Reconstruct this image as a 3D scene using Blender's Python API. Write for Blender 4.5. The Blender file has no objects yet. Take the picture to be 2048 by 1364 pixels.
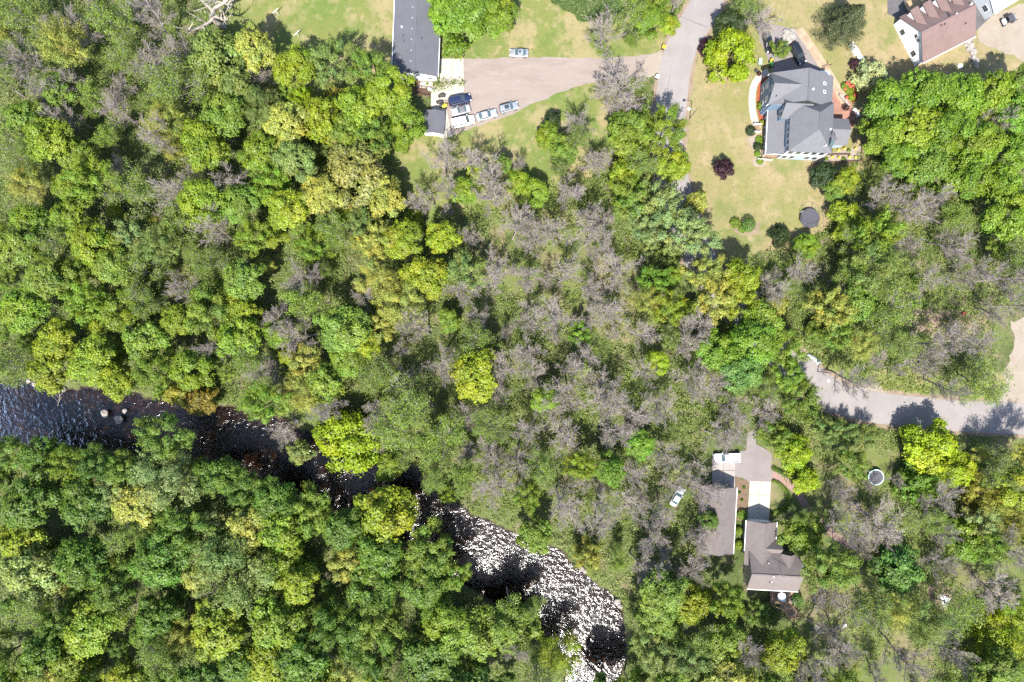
import bpy, math, random
import numpy as np
from mathutils import Vector, Matrix
from mathutils.geometry import tessellate_polygon
from mathutils.noise import noise as pnoise

SC = bpy.context.scene
COL = SC.collection
R = math.radians
S = 9.1        # photograph pixels per metre on the ground
H = 150.0      # height of the drone

# ------------------------------------------------------------------ camera, sky, sun, exposure
cam = bpy.data.cameras.new('camera'); cam_o = bpy.data.objects.new('camera', cam); COL.objects.link(cam_o)
cam.sensor_width = 36; cam.lens = 36 * H / (2048 / S); cam.clip_end = 6000
cam_o.location = (0, 0, H); cam_o.rotation_euler = (0, 0, 0)
SC.camera = cam_o
SUN_EL = R(57); SHADOW = R(8)      # shadows fall up the picture, 8 degrees to the east of it
w = bpy.data.worlds.new('World'); SC.world = w; w.use_nodes = True
nt = w.node_tree; bg = nt.nodes['Background']
sky = nt.nodes.new('ShaderNodeTexSky'); sky.sky_type = 'NISHITA'; sky.sun_disc = False
sky.sun_elevation = SUN_EL; sky.sun_rotation = math.pi + SHADOW
nt.links.new(sky.outputs[0], bg.inputs[0]); bg.inputs[1].default_value = 0.13
sun = bpy.data.lights.new('sun', 'SUN'); sun.energy = 5.0; sun.angle = R(0.53); sun.color = (1, .955, .88)
sun_o = bpy.data.objects.new('sun', sun); COL.objects.link(sun_o)
# direction the light travels: towards +y (up the picture) and a little +x
d = Vector((math.sin(SHADOW) * math.cos(SUN_EL), math.cos(SHADOW) * math.cos(SUN_EL), -math.sin(SUN_EL)))
sun_o.rotation_euler = d.to_track_quat('-Z', 'Y').to_euler(); sun_o.location = (-20, -120, 200)
SC.view_settings.view_transform = 'Standard'; SC.view_settings.look = 'None'
SC.view_settings.gamma = 1; SC.view_settings.exposure = 1.62
SC.cycles.max_bounces = 6; SC.cycles.diffuse_bounces = 4; SC.cycles.transparent_max_bounces = 8
SC.cycles.use_denoising = False
SC.cycles.sample_clamp_indirect = 6

def P(px, py, z=0.0):
    k = (H - z) / H / S
    return ((px - 1024) * k, (682 - py) * k)
def m(px): return px / S

# ------------------------------------------------------------------ materials
MATS = {}
def newmat(name):
    mt = bpy.data.materials.new(name); mt.use_nodes = True
    MATS[name] = mt
    n = mt.node_tree.nodes; l = mt.node_tree.links
    return mt, n, l, n['Principled BSDF']
def c4(c): return (c[0], c[1], c[2], 1)
def flat(name, c, rough=.6, metal=0, spec=.5, var=.0, scale=3, bump=0, coat=0):
    mt, n, l, b = newmat(name)
    b.inputs['Roughness'].default_value = rough; b.inputs['Metallic'].default_value = metal
    b.inputs['Specular IOR Level'].default_value = spec
    b.inputs['Coat Weight'].default_value = coat; b.inputs['Coat Roughness'].default_value = .05
    b.inputs['Base Color'].default_value = c4(c)
    if var or bump:
        g = n.new('ShaderNodeNewGeometry')
        t = n.new('ShaderNodeTexNoise'); t.inputs['Scale'].default_value = scale; t.inputs['Detail'].default_value = 6
        l.new(g.outputs['Position'], t.inputs['Vector'])
        if var:
            r = n.new('ShaderNodeMapRange'); r.inputs[1].default_value = .3; r.inputs[2].default_value = .7
            r.inputs[3].default_value = 1 - var; r.inputs[4].default_value = 1 + var
            l.new(t.outputs[0], r.inputs[0])
            v = n.new('ShaderNodeVectorMath'); v.operation = 'SCALE'; v.inputs[0].default_value = c
            l.new(r.outputs[0], v.inputs['Scale']); l.new(v.outputs[0], b.inputs['Base Color'])
        if bump:
            u = n.new('ShaderNodeBump'); u.inputs['Strength'].default_value = bump; u.inputs['Distance'].default_value = .05
            l.new(t.outputs[0], u.inputs['Height']); l.new(u.outputs[0], b.inputs['Normal'])
    return mt
def layered(name, base, layers, rough=.95, bump=.3, bscale=8, stretch=None):
    """base colour, then each layer (colour, noise scale, low, high, amount[, detail]) mixed over it by its own noise"""
    mt, n, l, b = newmat(name)
    b.inputs['Roughness'].default_value = rough; b.inputs['Specular IOR Level'].default_value = .2
    g = n.new('ShaderNodeNewGeometry'); pos = g.outputs['Position']
    if stretch:
        mp = n.new('ShaderNodeMapping'); mp.inputs['Rotation'].default_value = (0, 0, stretch[0]); mp.inputs['Scale'].default_value = stretch[1]
        l.new(pos, mp.inputs[0]); pos = mp.outputs[0]
    cur = None
    for i, L in enumerate(layers):
        col, sc, lo, hi, am = L[:5]
        t = n.new('ShaderNodeTexNoise'); t.inputs['Scale'].default_value = sc
        t.inputs['Detail'].default_value = L[5] if len(L) > 5 else 5; t.inputs['Roughness'].default_value = .62
        off = n.new('ShaderNodeVectorMath'); off.operation = 'ADD'; off.inputs[1].default_value = (17.3 * i + len(name), 9.1 * i, 3.7 * i)
        l.new(pos, off.inputs[0]); l.new(off.outputs[0], t.inputs['Vector'])
        r = n.new('ShaderNodeMapRange'); r.inputs[1].default_value = lo; r.inputs[2].default_value = hi
        r.inputs[3].default_value = 0; r.inputs[4].default_value = am; r.interpolation_type = 'SMOOTHSTEP'
        l.new(t.outputs[0], r.inputs[0])
        x = n.new('ShaderNodeMix'); x.data_type = 'RGBA'
        l.new(r.outputs[0], x.inputs[0])
        if cur is None: x.inputs[6].default_value = c4(base)
        else: l.new(cur, x.inputs[6])
        x.inputs[7].default_value = c4(col); cur = x.outputs[2]
    l.new(cur, b.inputs['Base Color'])
    if bump:
        t = n.new('ShaderNodeTexNoise'); t.inputs['Scale'].default_value = bscale; t.inputs['Detail'].default_value = 8
        l.new(g.outputs['Position'], t.inputs['Vector'])
        u = n.new('ShaderNodeBump'); u.inputs['Strength'].default_value = bump; u.inputs['Distance'].default_value = .15
        l.new(t.outputs[0], u.inputs['Height']); l.new(u.outputs[0], b.inputs['Normal'])
    return mt
def leafmat(name, transl=.3, var=.35, fixed=None):
    mt, n, l, b = newmat(name)
    oi = n.new('ShaderNodeObjectInfo'); g = n.new('ShaderNodeNewGeometry')
    r = n.new('ShaderNodeMapRange'); r.inputs[3].default_value = 1 - var; r.inputs[4].default_value = 1 + var
    l.new(g.outputs['Random Per Island'], r.inputs[0])
    src = oi.outputs['Color']
    if fixed:
        t = n.new('ShaderNodeTexNoise'); t.inputs['Scale'].default_value = .12; t.inputs['Detail'].default_value = 4
        l.new(g.outputs['Position'], t.inputs['Vector'])
        cr = n.new('ShaderNodeValToRGB'); e = cr.color_ramp.elements
        e[0].position = .32; e[0].color = c4(fixed[0]); e[1].position = .66; e[1].color = c4(fixed[2])
        k = e.new(.5); k.color = c4(fixed[1])
        l.new(t.outputs[0], cr.inputs[0]); src = cr.outputs[0]
    else:
        at = n.new('ShaderNodeAttribute'); at.attribute_name = 'tint'
        mu = n.new('ShaderNodeVectorMath'); mu.operation = 'MULTIPLY'
        l.new(src, mu.inputs[0]); l.new(at.outputs['Color'], mu.inputs[1]); src = mu.outputs[0]
    v = n.new('ShaderNodeVectorMath'); v.operation = 'SCALE'
    l.new(src, v.inputs[0]); l.new(r.outputs[0], v.inputs['Scale'])
    l.new(v.outputs[0], b.inputs['Base Color'])
    b.inputs['Roughness'].default_value = .5; b.inputs['Specular IOR Level'].default_value = .35
    tr = n.new('ShaderNodeBsdfTranslucent'); l.new(v.outputs[0], tr.inputs[0])
    mx = n.new('ShaderNodeMixShader'); mx.inputs[0].default_value = transl
    l.new(b.outputs[0], mx.inputs[1]); l.new(tr.outputs[0], mx.inputs[2])
    l.new(mx.outputs[0], n['Material Output'].inputs[0])
    return mt

leafmat('leaf', transl=.42)
leafmat('brush_leaf', fixed=((0.083, 0.125, 0.018), (0.120, 0.161, 0.026), (0.156, 0.172, 0.052)), var=.4)
leafmat('ivy_leaf', fixed=((0.036, 0.068, 0.010), (0.047, 0.083, 0.016), (0.062, 0.094, 0.021)), var=.3)
layered('bark_grey', (0.202, 0.173, 0.167), [((0.149, 0.126, 0.120), 1.5, .4, .7, .8), ((0.262, 0.230, 0.220), 5, .55, .75, .6)], bump=.4)
layered('bark_pale', (0.286, 0.255, 0.218), [((0.146, 0.120, 0.104), 1.5, .4, .7, .7)], bump=.4)
layered('bark_dark', (0.062, 0.049, 0.042), [((0.104, 0.088, 0.078), 2, .4, .7, .7)], bump=.4)
layered('forest_floor', (0.068, 0.086, 0.026), [((0.044, 0.062, 0.016), .09, .38, .62, 1), ((0.114, 0.094, 0.060), .25, .5, .66, .85), ((0.088, 0.104, 0.031), .7, .5, .7, .7), ((0.135, 0.109, 0.078), 1.6, .56, .72, .7), ((0.018, 0.023, 0.008), 2.2, .5, .7, .8)], bump=.8, bscale=3)
layered('lawn_dry', (0.174, 0.138, 0.075), [((0.127, 0.122, 0.044), .06, .40, .58, .95), ((0.086, 0.104, 0.029), .11, .52, .68, .85), ((0.208, 0.161, 0.096), .3, .52, .7, .75), ((0.088, 0.094, 0.034), 1.1, .5, .7, .65), ((0.224, 0.182, 0.117), 3.5, .52, .74, .6), ((0.073, 0.075, 0.029), 5, .56, .76, .55)], bump=.6, bscale=6)
layered('lawn_green', (0.100, 0.112, 0.031), [((0.069, 0.103, 0.021), .10, .42, .62, .9), ((0.172, 0.144, 0.072), .14, .46, .62, .95), ((0.201, 0.160, 0.091), .5, .55, .72, .75), ((0.062, 0.076, 0.024), 1.3, .5, .72, .6), ((0.163, 0.144, 0.072), 4, .52, .75, .5), ((0.053, 0.067, 0.019), 6, .58, .78, .5)], bump=.5, bscale=6)
layered('lawn_shade', (0.078, 0.096, 0.026), [((0.052, 0.075, 0.018), .12, .42, .62, .9), ((0.130, 0.109, 0.060), .17, .47, .64, .9), ((0.099, 0.081, 0.049), .8, .5, .7, .8), ((0.104, 0.114, 0.036), 2.2, .5, .75, .7), ((0.036, 0.042, 0.016), 3.5, .55, .75, .6)], bump=.6, bscale=5)  # duller green grass mottled with brown
layered('asphalt_worn', (0.172, 0.156, 0.150), [((0.148, 0.134, 0.129), .13, .4, .65, .8), ((0.195, 0.179, 0.170), .5, .5, .75, .5), ((0.150, 0.138, 0.134), 6, .5, .8, .5)], bump=.15, bscale=20)
layered('asphalt_dark', (0.078, 0.075, 0.078), [((0.057, 0.055, 0.057), .3, .4, .65, .8), ((0.104, 0.099, 0.099), 2, .5, .75, .5)], bump=.2, bscale=20)
layered('asphalt_mid', (0.144, 0.127, 0.122), [((0.125, 0.108, 0.105), .3, .4, .65, .7), ((0.164, 0.144, 0.138), 2, .5, .75, .5)], bump=.2, bscale=20)
layered('gravel', (0.176, 0.146, 0.128), [((0.153, 0.126, 0.109), .25, .42, .65, .8), ((0.199, 0.169, 0.150), .6, .5, .7, .6), ((0.138, 0.113, 0.096), 3.5, .55, .8, .5)], bump=.4, bscale=18, stretch=(R(4), (.45, 1.4, 1)))
layered('gravel_pale', (0.189, 0.161, 0.130), [((0.169, 0.141, 0.110), .3, .42, .65, .8), ((0.212, 0.189, 0.157), .8, .5, .7, .6), ((0.141, 0.118, 0.094), 4, .58, .8, .5)], bump=.4, bscale=18)
layered('dirt', (0.158, 0.120, 0.086), [((0.124, 0.091, 0.062), .4, .42, .65, .8), ((0.201, 0.163, 0.124), 1.2, .5, .7, .6)], bump=.5, bscale=8)
layered('mulch_red', (0.208, 0.052, 0.023), [((0.146, 0.036, 0.021), 1.5, .42, .65, .8), ((0.260, 0.083, 0.042), 5, .5, .7, .6)], bump=.7, bscale=10)
layered('mulch_brown', (0.114, 0.078, 0.052), [((0.078, 0.052, 0.034), 1.5, .42, .65, .8), ((0.177, 0.130, 0.094), 4, .55, .75, .6)], bump=.7, bscale=10)
layered('concrete', (0.287, 0.258, 0.220), [((0.258, 0.230, 0.191), .5, .4, .65, .7), ((0.316, 0.287, 0.254), 2.5, .5, .75, .5)], bump=.08, bscale=20)
layered('concrete_grey', (0.206, 0.184, 0.172), [((0.177, 0.158, 0.148), .5, .4, .65, .7), ((0.230, 0.206, 0.191), 2.5, .5, .75, .5)], bump=.08, bscale=20)
layered('riverbed', (0.029, 0.020, 0.012), [((0.010, 0.008, 0.006), .12, .38, .6, .95), ((0.068, 0.049, 0.031), 1.3, .58, .7, .8), ((0.156, 0.130, 0.104), 2.2, .66, .74, .7)], bump=.8, bscale=3)
layered('shingle_grey', (0.099, 0.099, 0.108), [((0.088, 0.088, 0.095), .8, .4, .65, .8), ((0.122, 0.122, 0.128), 9, .5, .75, .6, 2), ((0.073, 0.073, 0.082), 14, .55, .8, .5, 2)], rough=.85, bump=.25, bscale=14)
layered('shingle_slate', (0.073, 0.074, 0.086), [((0.063, 0.065, 0.077), .5, .4, .65, .8), ((0.090, 0.092, 0.102), 9, .5, .75, .5, 2)], rough=.85, bump=.2, bscale=14)
layered('shingle_brown', (0.124, 0.086, 0.079), [((0.108, 0.072, 0.067), .6, .4, .65, .8), ((0.148, 0.108, 0.100), 9, .5, .75, .6, 2), ((0.091, 0.062, 0.057), 14, .55, .8, .4, 2)], rough=.85, bump=.25, bscale=14)
layered('shingle_taupe', (0.112, 0.096, 0.091), [((0.096, 0.081, 0.076), .6, .4, .65, .8), ((0.134, 0.115, 0.110), 9, .5, .75, .6, 2), ((0.091, 0.079, 0.074), 14, .55, .8, .4, 2)], rough=.85, bump=.25, bscale=14)
layered('wood_weathered', (0.187, 0.130, 0.088), [((0.140, 0.094, 0.062), 1.5, .4, .65, .8), ((0.239, 0.182, 0.135), 6, .5, .75, .6)], bump=.3, bscale=10)
layered('wood_dark', (0.088, 0.055, 0.039), [((0.062, 0.036, 0.026), 1.5, .4, .65, .8)], bump=.3, bscale=10)
layered('wood_tan', (0.260, 0.187, 0.114), [((0.208, 0.146, 0.088), 1.5, .4, .65, .8)], bump=.3, bscale=10)
layered('rock_pale', (0.218, 0.200, 0.182), [((0.156, 0.140, 0.130), 1.2, .4, .65, .8), ((0.270, 0.255, 0.234), 4, .5, .75, .6)], bump=.6, bscale=5)
flat('white_paint', (0.624, 0.624, 0.616), .55, var=.05, scale=4)
flat('siding_white', (0.640, 0.640, 0.632), .6, var=.04, scale=2)
flat('siding_blue', (0.244, 0.302, 0.360), .6, var=.05, scale=2)
flat('siding_blue_shaded', (0.093, 0.139, 0.197), .6, var=.06, scale=2)  # house blue with shade put into it, for walls turned from the sun
flat('siding_tan', (0.267, 0.232, 0.191), .6, var=.06, scale=2)
flat('siding_greyblue', (0.319, 0.348, 0.371), .6, var=.05, scale=2)
flat('metal_white', (0.656, 0.656, 0.640), .35, metal=.0, var=.04, scale=1)
flat('metal_grey', (0.244, 0.261, 0.273), .4, metal=.5, var=.15, scale=3)
flat('metal_dark', (0.040, 0.040, 0.045), .5)
flat('glass_dark', (0.025, 0.032, 0.038), .08, spec=.8)
flat('glass_teal', (0.050, 0.075, 0.080), .08, spec=.8)
flat('rubber', (0.020, 0.020, 0.020), .8)
flat('tarp_black', (0.029, 0.026, 0.026), .7, var=.3, scale=6, bump=.4)
flat('cloth_white', (0.592, 0.584, 0.592), .8, var=.08, scale=3, bump=.4)
flat('tramp_mat', (0.035, 0.035, 0.045), .6)
flat('plastic_yellow', (0.435, 0.348, 0.012), .45)
flat('plastic_green', (0.035, 0.128, 0.023), .45)
flat('plastic_mint', (0.290, 0.394, 0.371), .45)
flat('plastic_red', (0.162, 0.029, 0.023), .45)
flat('plastic_blue', (0.058, 0.145, 0.290), .45)
flat('terracotta', (0.244, 0.110, 0.064), .8, var=.2)
flat('headlight', (0.406, 0.418, 0.429), .15, spec=.8)
flat('taillight', (0.203, 0.012, 0.012), .25)
flat('flower_red', (0.348, 0.052, 0.029), .7)
flat('flower_yellow', (0.435, 0.319, 0.029), .7)
for nm, c, me in (('paint_navy', (0.012, 0.018, 0.051), .3), ('paint_silver', (0.312, 0.330, 0.348), .55), ('paint_pewter', (0.216, 0.240, 0.270), .55),
                  ('paint_white', (0.680, 0.689, 0.680), 0), ('paint_black', (0.008, 0.010, 0.013), .2), ('paint_pale', (0.372, 0.390, 0.408), .45)):
    flat(nm, c, .3, metal=me, coat=.6)
flat('softtop', (0.090, 0.085, 0.095), .9)
# brick paving and timber-edge paths
def brickmat(name, c1, c2, mortar, sc, rot=0):
    mt, n, l, b = newmat(name); b.inputs['Roughness'].default_value = .9
    g = n.new('ShaderNodeNewGeometry'); mp = n.new('ShaderNodeMapping'); mp.inputs['Rotation'].default_value = (0, 0, rot)
    l.new(g.outputs['Position'], mp.inputs[0])
    k = n.new('ShaderNodeTexBrick'); k.inputs['Scale'].default_value = sc; k.inputs['Mortar Size'].default_value = .02
    k.inputs['Color1'].default_value = c4(c1); k.inputs['Color2'].default_value = c4(c2); k.inputs['Mortar'].default_value = c4(mortar)
    l.new(mp.outputs[0], k.inputs['Vector'])
    t = n.new('ShaderNodeTexNoise'); t.inputs['Scale'].default_value = .7; t.inputs['Detail'].default_value = 5; l.new(g.outputs['Position'], t.inputs['Vector'])
    r = n.new('ShaderNodeMapRange'); r.inputs[1].default_value = .3; r.inputs[2].default_value = .7; r.inputs[3].default_value = .78; r.inputs[4].default_value = 1.2
    l.new(t.outputs[0], r.inputs[0])
    v = n.new('ShaderNodeVectorMath'); v.operation = 'SCALE'; l.new(k.outputs[0], v.inputs[0]); l.new(r.outputs[0], v.inputs['Scale'])
    l.new(v.outputs[0], b.inputs['Base Color'])
brickmat('brick_path', (0.187, 0.114, 0.094), (0.156, 0.094, 0.078), (0.135, 0.104, 0.088), 2.2, R(30))
brickmat('brick_patio', (0.208, 0.099, 0.068), (0.177, 0.081, 0.057), (0.156, 0.104, 0.083), 2.2)
brickmat('paver_tan', (0.260, 0.192, 0.130), (0.218, 0.156, 0.104), (0.146, 0.104, 0.073), 1.6, R(-57))
# river water: clear brown water over the bed with a rippled, reflecting skin
mt, n, l, b = newmat('water'); n.remove(b)
g = n.new('ShaderNodeNewGeometry')
t1 = n.new('ShaderNodeTexNoise'); t1.inputs['Scale'].default_value = 1.0; t1.inputs['Detail'].default_value = 3.5; t1.inputs['Roughness'].default_value = .62
t1.inputs['Distortion'].default_value = .4
t2 = n.new('ShaderNodeTexNoise'); t2.inputs['Scale'].default_value = .06; t2.inputs['Detail'].default_value = 3
l.new(g.outputs['Position'], t1.inputs['Vector']); l.new(g.outputs['Position'], t2.inputs['Vector'])
r = n.new('ShaderNodeMapRange'); r.inputs[1].default_value = .4; r.inputs[2].default_value = .6; r.inputs[3].default_value = .75; r.inputs[4].default_value = 1
l.new(t2.outputs[0], r.inputs[0])
u = n.new('ShaderNodeBump'); u.inputs['Distance'].default_value = .21; l.new(t1.outputs[0], u.inputs['Height']); l.new(r.outputs[0], u.inputs['Strength'])
gl = n.new('ShaderNodeBsdfGlossy'); gl.inputs['Roughness'].default_value = .17; l.new(u.outputs[0], gl.inputs['Normal'])
tp = n.new('ShaderNodeBsdfTransparent'); tp.inputs[0].default_value = (.42, .31, .22, 1)
fr = n.new('ShaderNodeFresnel'); fr.inputs[0].default_value = 1.4; l.new(u.outputs[0], fr.inputs['Normal'])
mx = n.new('ShaderNodeMixShader'); l.new(fr.outputs[0], mx.inputs[0]); l.new(tp.outputs[0], mx.inputs[1]); l.new(gl.outputs[0], mx.inputs[2])
l.new(mx.outputs[0], n['Material Output'].inputs[0])

# woodland floor turns to stony river bed below the bank line
def add_bed(mt):
    n, l = mt.node_tree.nodes, mt.node_tree.links; b = n['Principled BSDF']; src = b.inputs['Base Color'].links[0].from_socket
    rb = MATS['riverbed'].node_tree
    g = n.new('ShaderNodeNewGeometry'); sp = n.new('ShaderNodeSeparateXYZ'); l.new(g.outputs['Position'], sp.inputs[0])
    t = n.new('ShaderNodeTexNoise'); t.inputs['Scale'].default_value = .9; t.inputs['Detail'].default_value = 6; l.new(g.outputs['Position'], t.inputs['Vector'])
    cr = n.new('ShaderNodeValToRGB'); e = cr.color_ramp.elements; e[0].position = .38; e[0].color = (.009, .007, .006, 1); e[1].position = .6; e[1].color = (.04, .028, .018, 1)
    k = e.new(.68); k.color = (.09, .07, .05, 1); k = e.new(.74); k.color = (.17, .15, .12, 1); l.new(t.outputs[0], cr.inputs[0])
    ad = n.new('ShaderNodeMath'); ad.operation = 'MULTIPLY_ADD'; l.new(t.outputs[0], ad.inputs[0]); ad.inputs[1].default_value = .5; l.new(sp.outputs[2], ad.inputs[2])
    r = n.new('ShaderNodeMapRange'); r.inputs[1].default_value = -.02; r.inputs[2].default_value = -.3; r.inputs[3].default_value = 0; r.inputs[4].default_value = 1; l.new(ad.outputs[0], r.inputs[0])
    x = n.new('ShaderNodeMix'); x.data_type = 'RGBA'; l.new(r.outputs[0], x.inputs[0]); l.new(src, x.inputs[6]); l.new(cr.outputs[0], x.inputs[7]); l.new(x.outputs[2], b.inputs['Base Color'])
add_bed(MATS['forest_floor'])

# ------------------------------------------------------------------ builders
def tag(o, label=None, cat=None, group=None, kind=None):
    if label: o['label'] = label
    if cat: o['category'] = cat
    if group: o['group'] = group
    if kind: o['kind'] = kind
    return o
def thing(name, label, cat, xy=(0, 0), rot=0, z=0, group=None):
    o = bpy.data.objects.new(name, None); COL.objects.link(o)
    o.location = (xy[0], xy[1], z); o.rotation_euler = (0, 0, rot); o.empty_display_size = .2
    return tag(o, label, cat, group)
def link(name, mesh, parent=None):
    o = bpy.data.objects.new(name, mesh); COL.objects.link(o)
    if parent: o.parent = parent
    return o
class MB:
    def __init__(s): s.v = []; s.f = []
    def add(s, vs, fs):
        k = len(s.v); s.v += [tuple(p) for p in vs]; s.f += [tuple(i + k for i in f) for f in fs]; return s
    def box(s, x0, x1, y0, y1, z0, z1):
        return s.add([(x0, y0, z0), (x1, y0, z0), (x1, y1, z0), (x0, y1, z0), (x0, y0, z1), (x1, y0, z1), (x1, y1, z1), (x0, y1, z1)],
                     [(3, 2, 1, 0), (4, 5, 6, 7), (0, 1, 5, 4), (1, 2, 6, 5), (2, 3, 7, 6), (3, 0, 4, 7)])
    def rbox(s, cx, cy, lx, ly, z0, z1, ang=0, taper=1):
        ca, sa = math.cos(ang), math.sin(ang); vs = []
        for z, k in ((z0, 1), (z1, taper)):
            for a, b_ in ((-1, -1), (1, -1), (1, 1), (-1, 1)):
                x, y = a * lx / 2 * k, b_ * ly / 2 * k
                vs.append((cx + x * ca - y * sa, cy + x * sa + y * ca, z))
        return s.add(vs, [(3, 2, 1, 0), (4, 5, 6, 7), (0, 1, 5, 4), (1, 2, 6, 5), (2, 3, 7, 6), (3, 0, 4, 7)])
    def prism(s, poly, z0, z1):
        n_ = len(poly); a = sum(poly[i][0] * poly[(i + 1) % n_][1] - poly[(i + 1) % n_][0] * poly[i][1] for i in range(n_))
        if a < 0: poly = poly[::-1]
        vs = [(p[0], p[1], z0) for p in poly] + [(p[0], p[1], z1) for p in poly]
        fs = [(i, (i + 1) % n_, n_ + (i + 1) % n_, n_ + i) for i in range(n_)]
        tri = tessellate_polygon([[Vector((p[0], p[1], 0)) for p in poly]])
        for t in tri:
            (x1, y1), (x2, y2), (x3, y3) = poly[t[0]][:2], poly[t[1]][:2], poly[t[2]][:2]
            if (x2 - x1) * (y3 - y1) - (x3 - x1) * (y2 - y1) < 0: t = t[::-1]
            fs.append(tuple(n_ + i for i in t)); fs.append(tuple(reversed(t)))
        return s.add(vs, fs)
    def tube(s, p0, p1, r0, r1=None, k=6, caps=True):
        p0, p1 = Vector(p0), Vector(p1); r1 = r0 if r1 is None else r1
        dd = (p1 - p0).normalized(); a = dd.orthogonal().normalized(); b_ = dd.cross(a)
        vs = [p + (a * math.cos(2 * math.pi * i / k) + b_ * math.sin(2 * math.pi * i / k)) * r_ for p, r_ in ((p0, r0), (p1, r1)) for i in range(k)]
        fs = [(i, (i + 1) % k, k + (i + 1) % k, k + i) for i in range(k)]
        if caps: fs += [tuple(range(k))[::-1], tuple(range(k, 2 * k))]
        return s.add(vs, fs)
    def path(s, pts, r0, r1, k=5):
        for i in range(len(pts) - 1):
            a = r0 + (r1 - r0) * i / (len(pts) - 1); b_ = r0 + (r1 - r0) * (i + 1) / (len(pts) - 1)
            s.tube(pts[i], pts[i + 1], a, b_, k)
        return s
    def lathe(s, prof, k=16, cx=0, cy=0):
        vs = [(cx + r_ * math.cos(2 * math.pi * i / k), cy + r_ * math.sin(2 * math.pi * i / k), z) for r_, z in prof for i in range(k)]
        fs = [(j * k + i, j * k + (i + 1) % k, (j + 1) * k + (i + 1) % k, (j + 1) * k + i) for j in range(len(prof) - 1) for i in range(k)]
        fs += [tuple(range(k))[::-1], tuple(range((len(prof) - 1) * k, len(prof) * k))]
        return s.add(vs, fs)
    def blob(s, c, r_, seed=0, flat_=.7, nu=10, nv=6, rough=.25):
        vs = []; fs = []
        for j in range(nv + 1):
            th = math.pi * j / nv
            for i in range(nu):
                ph = 2 * math.pi * i / nu
                q = Vector((math.sin(th) * math.cos(ph), math.sin(th) * math.sin(ph), math.cos(th)))
                k = 1 + rough * pnoise(q * 1.6 + Vector((seed * 3.1, seed * 1.7, 0)))
                vs.append((c[0] + q.x * r_ * k, c[1] + q.y * r_ * k, c[2] + q.z * r_ * k * flat_))
        for j in range(nv):
            for i in range(nu):
                fs.append((j * nu + i, (j + 1) * nu + i, (j + 1) * nu + (i + 1) % nu, j * nu + (i + 1) % nu))
        return s.add(vs, fs)
    def gable(s, x0, x1, y0, y1, ze, zr, axis='x', th=.2):
        vs = []
        for dz in (0, -th):
            if axis == 'x':
                ym = (y0 + y1) / 2
                for x in (x0, x1): vs += [(x, y0, ze + dz), (x, ym, zr + dz), (x, y1, ze + dz)]
            else:
                xm = (x0 + x1) / 2
                for y in (y1, y0): vs += [(x0, y, ze + dz), (xm, y, zr + dz), (x1, y, ze + dz)]
        return s.add(vs, [(0, 3, 4, 1), (1, 4, 5, 2), (7, 10, 9, 6), (8, 11, 10, 7), (0, 1, 7, 6), (1, 2, 8, 7), (4, 3, 9, 10), (5, 4, 10, 11), (3, 0, 6, 9), (2, 5, 11, 8)])
    def hip(s, x0, x1, y0, y1, ze, zr, ra, rb, axis='y', th=.2):
        if axis == 'y': xm = (x0 + x1) / 2; A, B = (xm, ra, zr), (xm, rb, zr)
        else: ym = (y0 + y1) / 2; A, B = (ra, ym, zr), (rb, ym, zr)
        vs = [(x0, y0, ze), (x1, y0, ze), (x1, y1, ze), (x0, y1, ze), A, B] + [(x0, y0, ze - th), (x1, y0, ze - th), (x1, y1, ze - th), (x0, y1, ze - th)]
        if axis == 'y': fs = [(0, 1, 4), (1, 2, 5, 4), (2, 3, 5), (3, 0, 4, 5)]
        else: fs = [(0, 1, 5, 4), (1, 2, 5), (2, 3, 4, 5), (3, 0, 4)]
        fs += [(0, 6, 7, 1), (1, 7, 8, 2), (2, 8, 9, 3), (3, 9, 6, 0), (9, 8, 7, 6)]
        return s.add(vs, fs)
    def tri_wall(s, pts, thick):
        """upright polygon given by points; thickness vector"""
        n_ = len(pts); t = Vector(thick)
        vs = [Vector(p) for p in pts] + [Vector(p) + t for p in pts]
        fs = [tuple(range(n_)), tuple(range(n_, 2 * n_))[::-1]] + [(i, n_ + i, n_ + (i + 1) % n_, (i + 1) % n_) for i in range(n_)]
        return s.add(vs, fs)
    def mesh(s, name, mat=None, smooth=False):
        me = bpy.data.meshes.new(name); me.from_pydata(s.v, [], s.f); me.validate()
        if mat: me.materials.append(MATS[mat])
        if smooth: me.polygons.foreach_set('use_smooth', [True] * len(me.polygons))
        me.update(); return me
    def build(s, name, mat, parent=None, smooth=False, bevel=0, recalc=True):
        me = s.mesh(name, mat, smooth)
        if recalc:
            import bmesh
            bm = bmesh.new(); bm.from_mesh(me); bmesh.ops.recalc_face_normals(bm, faces=bm.faces); bm.to_mesh(me); bm.free()
        o = link(name, me, parent)
        if bevel:
            q = o.modifiers.new('bevel', 'BEVEL'); q.width = bevel; q.segments = 2; q.limit_method = 'ANGLE'
        return o
def copy_tree(o, parent=None):
    c = o.copy(); COL.objects.link(c); c.parent = parent
    for ch in o.children: copy_tree(ch, c)
    return c

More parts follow.
